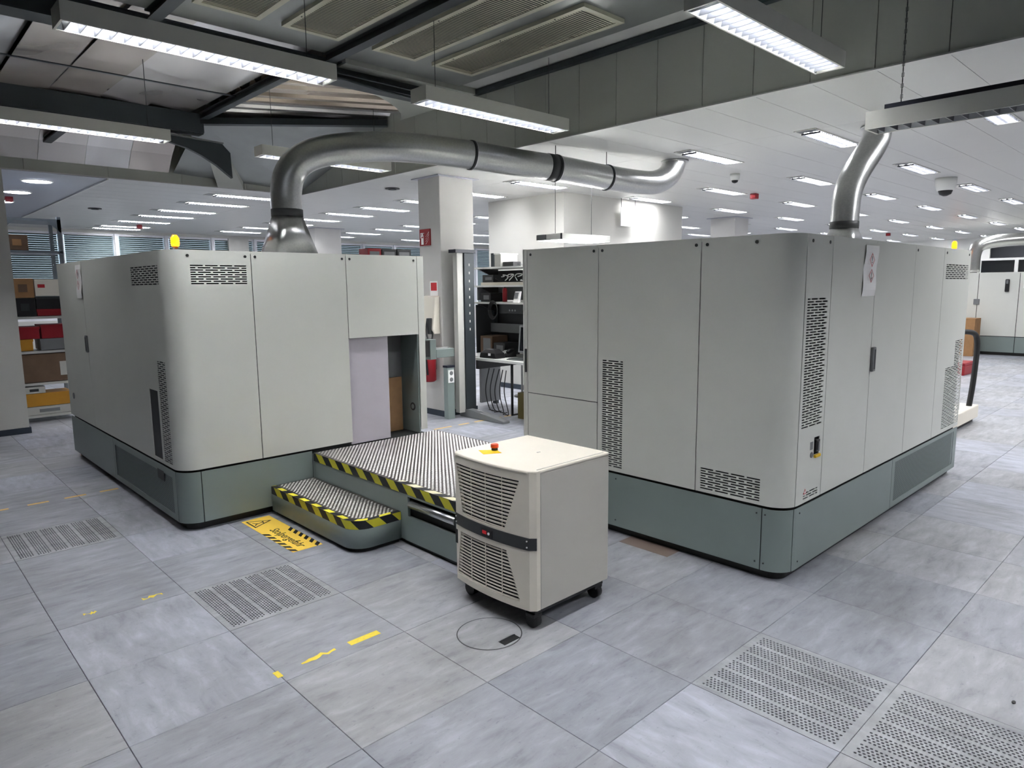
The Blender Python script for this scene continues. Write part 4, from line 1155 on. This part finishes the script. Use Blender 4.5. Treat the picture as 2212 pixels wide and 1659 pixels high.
bx(5.05, 5.38, 5.18, 5.195, 1.46, 1.64).build('grey_side_filler', M['greyp'], wb)  # grey filler added together with the dark side board
bx(5.02, 5.38, 5.1, 5.14, .05, .60).build('drawer_side', M['greyp'], wb)
bx(5.04, 5.16, 3.1, 5.1, 1.661, 1.70).build('power_rail', M['cream'], wb)
# items on the shelves
e = empty('network_router', (5.1, 4.55, 1.90), 'black router with a grey cable on the top shelf of the workbench', 'router')
bx(5.02, 5.16, 4.44, 4.64, 1.901, 1.96).build('case', M['black'], e, bevel=.008)
MB().tube(smooth_path([(5.1, 4.44, 1.93), (5.1, 4.2, 1.91), (5.05, 3.9, 1.91)], 4), .005, 6).build('cable', M['greyp'], e)
e = empty('storage_box', (5.15, 4.9, 1.9), 'small translucent grey box on the end of the top shelf', 'box')
bx(5.0, 5.3, 4.655, 4.775, 1.901, 2.06).build('box', M['lamp'], e, bevel=.004)
bx(4.99, 5.31, 4.65, 4.78, 2.06, 2.075).build('lid', M['paper'], e)
e = empty('cable_tangle', (5.0, 4.3, 1.70), 'loose white and black cables lying on the power rail', 'cables')
rr = random.Random(3)
for i in range(9):
    y = 4.65-i*.075; pts = [(5.0, y, 1.72)]
    for k in range(4): pts.append((5.0+rr.uniform(-.03, .08), y+rr.uniform(-.09, .09), 1.715+rr.uniform(0, .09)))
    MB().tube(smooth_path(pts, 4), .006, 6).build('cable', M['paper'] if i % 3 else M['black'], e)
e = empty('measuring_device', (5.0, 4.28, 1.44), 'white handheld measuring device with grey display leaning on the shelf', 'meter')
MB().loft([[(4.97, 4.30, 1.442), (4.97, 4.40, 1.442), (5.0, 4.40, 1.442), (5.0, 4.30, 1.442)], [(5.02, 4.31, 1.58), (5.02, 4.41, 1.58), (5.04, 4.41, 1.58), (5.04, 4.31, 1.58)]], smooth=False).build('case', M['paper'], e)
MB().quad((4.976, 4.32, 1.49), (4.976, 4.39, 1.49), (5.004, 4.395, 1.565), (5.004, 4.325, 1.565)).build('display', M['greyp'], e)
for i, (y, m_n, lb) in enumerate([(4.12, 'greyp', 'grey open bin on the workbench shelf beside the white meter'), (3.92, 'blue', 'dark blue bin on the workbench shelf near the right cabinet'), (3.74, 'blue', 'second dark blue bin partly hidden by the right cabinet')]):
    e = empty('storage_bin', (5.05, y, 1.442), lb, 'bin', 'bins on the workbench shelf')
    f = MB(); h_ = .11+.04*(i > 0)
    f.box(4.97, 5.17, y-.08, y+.08, 1.441, 1.448); f.box(4.97, 4.978, y-.08, y+.08, 1.448, 1.441+h_); f.box(5.162, 5.17, y-.08, y+.08, 1.448, 1.441+h_)
    f.box(4.978, 5.162, y-.08, y-.072, 1.448, 1.441+h_); f.box(4.978, 5.162, y+.072, y+.08, 1.448, 1.441+h_)
    f.build('shell', M[m_n], e)
e = empty('spray_can', (5.1, 4.68, 1.442), 'red spray can at the left end of the middle shelf', 'can')
MB().tube([(5.1, 4.69, 1.443), (5.1, 4.69, 1.60), (5.1, 4.69, 1.625)], [.032, .032, .02], 16).build('can', M['red'], e); MB().cyl((5.1, 4.69, 1.625), (5.1, 4.69, 1.65), .012, 12).build('nozzle', M['black'], e)
e = empty('hanging_hot_air_tool', (4.93, 4.6, 1.2), 'black cable coil hanging from the left end of the middle shelf', 'cable coil')
for i in range(5):
    rad = .09+.008*i; MB().tube([(4.915-.006*i, 4.7+rad*.7*math.cos(t), 1.34+rad*math.sin(t)) for t in [2*PI*k/20 for k in range(21)]], .006, 6).build('loop', M['black'], e)
e = empty('soldering_tool_box', (4.95, 4.4, 1.28), 'grey power unit mounted under the middle shelf', 'power unit')
bx(4.93, 5.2, 4.2, 4.62, 1.30, 1.417).build('case', M['charcoal'], e, bevel=.004)
for k in range(3): MB().cyl((4.93, 4.32+.05*k, 1.34), (4.925, 4.32+.05*k, 1.34), .012, 10).build('knob', M['greyp'], e)
e = empty('computer_monitor', (5.0, 4.0, .735), 'flat dark monitor on the worktop, tilted back', 'monitor')
MB().loft([[(4.86, 4.20, .82), (4.86, 3.72, .82), (4.89, 3.72, .82), (4.89, 4.20, .82)], [(4.95, 4.26, 1.15), (4.95, 3.78, 1.15), (4.98, 3.78, 1.15), (4.98, 4.26, 1.15)]], smooth=False).build('casing', M['greyp'], e)
MB().quad((4.8625, 4.175, .84), (4.8625, 3.745, .84), (4.942, 3.80, 1.13), (4.942, 4.23, 1.13)).build('screen', M['screen'], e)
bx(4.93, 4.99, 3.92, 4.02, .735, .9).build('stand', M['black'], e)
e = empty('desk_telephone', (4.95, 4.52, .735), 'dark desk telephone with pale keys on the worktop', 'telephone')
MB().prism_axis([(4.86, .736), (5.04, .736), (5.04, .82), (4.86, .76)], 4.42, 4.62, 1).build('base', M['black'], e)
for i in range(3):
    for k in range(3): bx(4.90+.03*k, 4.915+.03*k, 4.56-.03*i, 4.575-.03*i, .77+.012*k, .79+.012*k).build('key', M['paper'], e)
MB().tube([(4.9, 4.45, .80), (4.95, 4.45, .83), (5.02, 4.45, .83)], .018, 8).build('handset', M['black'], e)
e = empty('black_tool_bag', (4.78, 4.6, .735), 'black bag with a pale tag on the worktop edge', 'bag')
MB().loft([[(4.66, 4.4, .736), (4.84, 4.4, .736), (4.84, 4.72, .736), (4.66, 4.72, .736)], [(4.66, 4.42, .80), (4.83, 4.42, .80), (4.83, 4.70, .80), (4.66, 4.70, .80)], [(4.70, 4.48, .85), (4.80, 4.48, .85), (4.80, 4.64, .85), (4.70, 4.64, .85)]], smooth=False).build('bag_body', M['black'], e, bevel=.01)
bx(4.655, 4.66, 4.50, 4.54, .77, .80).build('tag', M['paper'], e)
e = empty('keyboard', (4.75, 4.0, .735), 'grey keyboard in front of the monitor', 'keyboard')
bx(4.68, 4.82, 3.8, 4.22, .736, .75).build('body', M['greyp'], e); bx(4.69, 4.81, 3.82, 4.2, .75, .756).build('key_field', M['charcoal'], e)
e = empty('slatted_crate', (4.9, 3.85, 0), 'olive brown open crate under the workbench', 'crate')
f = MB(); f.box(4.75, 5.1, 3.72, 4.1, 0.0, .02); f.box(4.75, 4.765, 3.72, 4.1, .02, .33); f.box(5.085, 5.1, 3.72, 4.1, .02, .33)
f.box(4.765, 5.085, 3.72, 3.735, .02, .33); f.box(4.765, 5.085, 4.085, 4.1, .02, .33); f.build('shell', M['olive'], e)
bx(4.748, 4.75, 3.84, 3.98, .26, .30).build('hand_hole', M['paper'], e)
e = empty('cable_pile', (4.8, 4.5, 0), 'loose black cables hanging and lying under the workbench', 'cables')
rr = random.Random(5)
for i in range(5):
    y = 4.72-i*.09; pts = [(4.8+.05*rr.random(), y, .58), (4.78, y+.02, .3), (4.8, y-.03, .05), (4.72+.2*rr.random(), y-.06, .012), (4.8+.1*rr.random(), y+.2*rr.random()-.12, .012)]
    MB().tube(smooth_path(pts, 5), .007, 6).build('cable', M['black'], e)
for i, (x0, x1, y0, y1, z0, z1, m_n, lb) in enumerate([
    (5.05, 5.3, 4.92, 5.12, 1.461-.02, 1.56, 'black', 'black instrument at the left end of the workbench shelf'),
    (5.05, 5.34, 4.9, 5.14, .736, .98, 'card2', 'brown carton standing at the back left of the worktop'),
    (5.02, 5.3, 4.62, 4.84, .736, .90, 'charcoal', 'dark instrument case beside the brown carton'),
    (5.05, 5.3, 4.86, 5.08, 1.701, 1.80, 'charcoal', 'dark power supply on the rail under the top shelf')]):
    e = empty('instrument_case', ((x0+x1)/2, (y0+y1)/2, z0), lb, 'box', 'boxes and instruments on the workbench')
    bx(x0, x1, y0, y1, z0, z1).build('case', M[m_n], e, bevel=.006); bx(x0-.002, x0, y0+.03, y1-.06, z0+.03, z1-.03).build('front_plate', M['greyp'], e)
# lamp over the bench
bl = empty('bench_lamp', (5.2, 3.6, 2.17), 'white flat lamp hanging on two wires above the workbench', 'ceiling lamp')
bx(4.75, 5.62, 3.35, 3.75, 2.17, 2.24).build('housing', M['white'], bl, bevel=.006)
bx(4.80, 5.57, 3.40, 3.70, 2.165, 2.171).build('diffuser', M['recess'], bl)
bx(4.74, 4.75, 3.60, 3.75, 2.175, 2.235).build('end_cap', M['greyp'], bl); bx(4.742, 4.75, 3.35, 3.37, 2.172, 2.238).build('black_corner', M['black'], bl)
for x in (4.85, 5.5): MB().cyl((x, 3.55, 2.24), (x, 3.55, H-.002), .003, 6).build('suspension_wire', M['charcoal'], bl)
# wash lights on the low partition behind the right cabinet (they light the white block from below)
for i, (x, y) in enumerate([(6.0, 5.3), (7.2, 3.9)]):
    e = empty('wall_washer', (x, y, 1.7), ['small uplight beside the white block, behind the workbench', 'small uplight before the white block, hidden by the right cabinet'][i], 'lamp')
    MB().tube([(x, y, 0), (x, y, .02), (x, y, .021), (x, y, 1.70)], [.12, .12, .015, .015], 16).build('stand', M['black'], e)
    MB().tube([(x, y, 1.70), (x, y, 1.78)], [.04, .09], 20, caps=False).build('shade', M['black'], e)
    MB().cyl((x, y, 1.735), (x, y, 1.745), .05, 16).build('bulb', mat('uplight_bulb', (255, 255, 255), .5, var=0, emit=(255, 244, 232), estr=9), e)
# hanging sign
hs = empty('hanging_sign', (7.93, 4.84, 2.57), 'white hanging sign with three grey text lines before the white block', 'sign')
bx(7.735, 8.135, 4.82, 4.828, 2.575, 2.86).build('board', M['paper'], hs)
for x in (7.75, 8.11): MB().cyl((x, 4.824, 2.86), (x, 4.824, H), .004, 6).build('suspension_wire', M['charcoal'], hs)
for txt, s_, z in (('Bereich', .07, 2.79), ('1 Datenstation', .042, 2.70), ('2 Baugruppen', .042, 2.655)):
    text_mesh(txt, s_, 'text_line', M['greyp'], hs, basis((7.93, 4.8195, z), (1, 0, 0), (0, 0, 1)))
# printers on a cupboard behind the left cabinet
cb = empty('tall_cupboard', (4.6, 6.9, 0), 'tall white cupboard behind the left cabinet', 'cupboard')
bx(4.15, 5.0, 6.55, 7.0, 0, 2.08).build('carcass', M['white'], cb); bx(4.16, 4.57, 6.535, 6.55, .05, 2.06).build('door', M['white'], cb); bx(4.58, 4.99, 6.535, 6.55, .05, 2.06).build('door', M['white'], cb)
for i, (x0, x1, m_n, lb) in enumerate([(4.2, 4.42, 'red', 'dark red box on the cupboard, leftmost'), (4.44, 4.68, 'charcoal', 'dark open box in the middle of the cupboard top'), (4.70, 4.94, 'charcoal', 'dark open box at the right end of the cupboard top')]):
    e = empty('archive_box', ((x0+x1)/2, 6.65, 2.08), lb, 'box', 'boxes on the tall cupboard')
    bx(x0, x1, 6.56, 6.8, 2.081, 2.20).build('box', M[m_n], e, bevel=.004); bx(x0+.03, x1-.03, 6.556, 6.56, 2.10, 2.16).build('label', M['greyp'], e)

# ------------------------------------------------------------------ storage rack at the left
rk = empty('storage_rack', (.55, 8.6, 0), 'grey metal storage rack between the white wall and the left cabinet', 'rack')
RX0, RX1, RY0, RY1 = .20, .84, 8.3, 8.85
for x in (RX0, RX1-.04):
    for y in (RY0, RY1-.04): bx(x, x+.04, y, y+.04, 0, 2.56).build('upright', M['rack'], rk)
zs = (.09, .50, .90, 1.33, 1.80, 2.14, 2.53)
for z in zs:
    if z == 1.80: continue
    bx(RX0, RX1, RY0, RY1, z-.03, z).build('shelf', M['rack'] if z > 2 else M['lamp'], rk)
for x in (RX0, RX1-.04): MB().prism_axis([(x, 2.50), (x+.16 if x == RX0 else x-.12, 2.50), (x, 2.36)] if x == RX0 else [(x+.04, 2.50), (x-.1, 2.50), (x+.04, 2.36)], RY0, RY0+.01, 1).build('corner_plate', M['rack'], rk)
def rbox(name, x0, x1, z0, z1, m_n, lb, cat='box', y0=8.32, y1=8.7, extra=None, grp='boxes and bins on the storage rack'):
    e = empty(name, ((x0+x1)/2, (y0+y1)/2, z0), lb, cat, grp)
    bx(x0, x1, y0, y1, z0+.001, z1).build('body', M[m_n], e, bevel=.006)
    if extra: extra(e, x0, x1, y0, z0, z1)
    return e
lab = lambda m_n, a=.3, b=.7, c=.3, d=.7: (lambda e, x0, x1, y0, z0, z1: bx(x0+(x1-x0)*a, x0+(x1-x0)*b, y0-.003, y0, z0+(z1-z0)*c, z0+(z1-z0)*d).build('label', M[m_n], e))
rim = lambda m_n: (lambda e, x0, x1, y0, z0, z1: bx(x0-.006, x1+.006, y0-.008, y0+.37, z1-.025, z1+.004).build('rim', M[m_n], e))
rbox('cardboard_box', .25, .48, 2.14, 2.33, 'card2', 'brown cardboard box alone on the second shelf from the top', extra=lab('card'))
rbox('cardboard_box', .26, .49, 1.56, 1.80, 'card', 'brown cardboard box above the stack, left side of the rack', extra=lab('card2'))
rbox('cardboard_box', .27, .49, 1.335, 1.56, 'black', 'black box under the brown one, left side of the rack', extra=lab('charcoal'))
rbox('flat_carton', .50, .80, 1.58, 1.79, 'cream', 'pale flat carton with reddish label on the rack stack', extra=lab('redink', .1, .35, .5, .7))
rbox('storage_bin', .50, .80, 1.42, 1.57, 'black', 'black bin below the pale carton on the rack', 'bin', extra=rim('charcoal'))
rbox('storage_bin', .50, .80, 1.335, 1.415, 'red', 'flat dark red tray below the black bin', 'bin', extra=rim('red'))
rbox('storage_bin', .24, .50, 1.05, 1.20, 'red', 'dark red bin at the left of the red pair', 'bin', extra=rim('red'))
rbox('storage_bin', .52, .80, 1.05, 1.22, 'red', 'dark red bin at the right of the red pair', 'bin', extra=rim('red'))
rbox('storage_bin', .24, .42, .905, 1.045, 'ochre', 'yellow bin below the left red bin', 'bin', extra=rim('ochre'))
rbox('storage_bin', .50, .80, .905, 1.045, 'greyp', 'grey bin below the right red bin', 'bin', extra=rim('greyp'))
rbox('cardboard_box', .26, .80, .505, .86, 'card2', 'large brown cardboard carton on the middle of the rack', extra=lab('lamp', .78, .98, .2, .7))
rbox('storage_bin', .26, .78, .20, .36, 'ochre', 'long ochre yellow bin near the bottom of the rack', 'bin', extra=rim('ochre'))
rbox('flat_carton', .26, .50, .365, .45, 'lamp', 'small pale carton on top of the ochre bin', extra=lab('charcoal'))
rbox('flat_carton', .25, .80, .092, .195, 'lamp', 'flat pale carton on the lowest rack shelf', extra=lab('greyp'))

# ------------------------------------------------------------------ things far at the right
fm = empty('machine_cabinet', (18.3, .3, 0), 'distant light grey machine cabinet across the aisle at the right edge', 'machine cabinet')
FX = 17.5
MB().box(FX+.02, FX+2.2, -3.6, 2.95, .06, 1.84).build('body', M['dark'], fm); bx(FX+.05, FX+2.1, -3.5, 2.9, 0, .06).build('plinth', M['black'], fm)
bx(FX, FX+2.2, -3.6, 2.95, 1.84, 1.855).build('roof', M['panel'], fm)
ys_ = [2.95, 2.13, 1.36, .4, -.5, -1.4, -2.4, -3.6]
for a, b in zip(ys_, ys_[1:]):
    bx(FX, FX+.02, b+.006, a-.006, .43, 1.84).build('panel', M['panel'], fm); bx(FX, FX+.02, b+.006, a-.006, .07, .415).build('base_panel', M['skirt'], fm)
bx(FX-.02, FX, 2.08, 2.2, 1.13, 1.26).build('handle', M['greyp'], fm, bevel=.01)
e = empty('wall_handset', (FX-.03, 1.57, 1.4), 'black handset hanging on the distant cabinet', 'handset')
bx(FX-.04, FX-.001, 1.54, 1.62, 1.42, 1.70).build('handset', M['black'], e, bevel=.015); bx(FX-.045, FX-.04, 1.56, 1.60, 1.60, 1.68).build('display', M['greyp'], e)
e = empty('paper_notice', (FX-.004, 1.3, 1.5), 'white paper notice on the distant cabinet', 'notice')
bx(FX-.004, FX-.001, .95, 1.29, 1.5, 1.76).build('sheet', M['paper'], e)
e = empty('distant_duct', (18.4, 2.3, 1.855), 'distant grey duct above the far cabinet beside the amber beacon', 'duct')
MB().tube(smooth_path([(18.3, 2.45, 1.875), (18.3, 2.45, 2.3), (18.4, 2.35, 2.52), (18.8, 2.0, 2.62), (19.6, 1.3, 2.68), (20.2, .9, 2.8), (20.25, .82, 2.85)], 5), .15, 16).build('duct_pipe', M['galv'], e)
e = empty('beacon_light', (17.7, 2.62, 1.855), 'distant amber beacon glowing beyond the right cabinet', 'beacon')
MB().cyl((17.7, 2.72, 1.855), (17.7, 2.72, 2.42), .03, 10).build('stem', M['greyp'], e)
MB().tube([(17.7, 2.72, 2.42), (17.7, 2.72, 2.44), (17.7, 2.72, 2.56), (17.7, 2.72, 2.6)], [.04, .055, .055, .03], 16).build('amber_lens', M['amber'], e)
e = empty('cardboard_box', (17.1, 2.15, 0), 'cardboard boxes stacked before the distant cabinet', 'box')
bx(16.8, 17.3, 1.98, 2.6, .001, .45).build('lower_box', M['card'], e); bx(16.8, 17.3, 1.98, 2.6, .452, .84).build('upper_box', M['card'], e)
e = empty('toolbox', (13.3, 1.4, 0), 'red toolbox on the floor beyond the right cabinet', 'toolbox')
bx(12.95, 13.55, 1.22, 1.6, .001, .17).build('box', M['red'], e, bevel=.01); bx(12.95, 13.55, 1.22, 1.6, .172, .22).build('lid', M['red'], e, bevel=.01)
bx(13.1, 13.4, 1.38, 1.42, .22, .27).build('handle', M['paper'], e)
# white low trolley with hose handle
wt_ = empty('low_trolley', (7.9, .3, 0), 'low white platform trolley with black bent hose handle behind the right cabinet', 'trolley')
bx(7.2, 8.40, .0, .62, .05, .20).build('deck', M['cream'], wt_, bevel=.01)
bx(7.25, 8.35, .04, .58, .0, .05).build('base', M['black'], wt_)
MB().tube(smooth_path([(8.22, .06, .19), (8.27, .05, .45), (8.33, .05, .8), (8.34, .06, .97), (8.29, .09, 1.05), (8.15, .17, 1.07), (7.98, .25, 1.075)], 6), .03, 12).build('hose_handle', M['black'], wt_)
MB().tube([(7.98, .25, 1.075), (7.85, .31, 1.08)], .02, 10).build('metal_fitting', M['alu'], wt_)
MB().tube([(7.6, .08, .2), (7.6, .08, .28), (7.85, .08, .28), (7.85, .08, .2)], .01, 8).build('wire_handle', M['alu'], wt_)
# cable conduit below the steel beam
cd = MB(); cd.tube([(1.95, 3.62, 3.49), (2.5, 3.6, 3.44), (2.95, 3.58, 3.42)], .014, 8); cd.tube([(1.2, 3.60, 3.51), (3.3, 3.60, 3.50)], .01, 8)
cd.build('cable_conduit', M['beam'], roof)
if rfirst: bpy.data.objects.remove(rp)
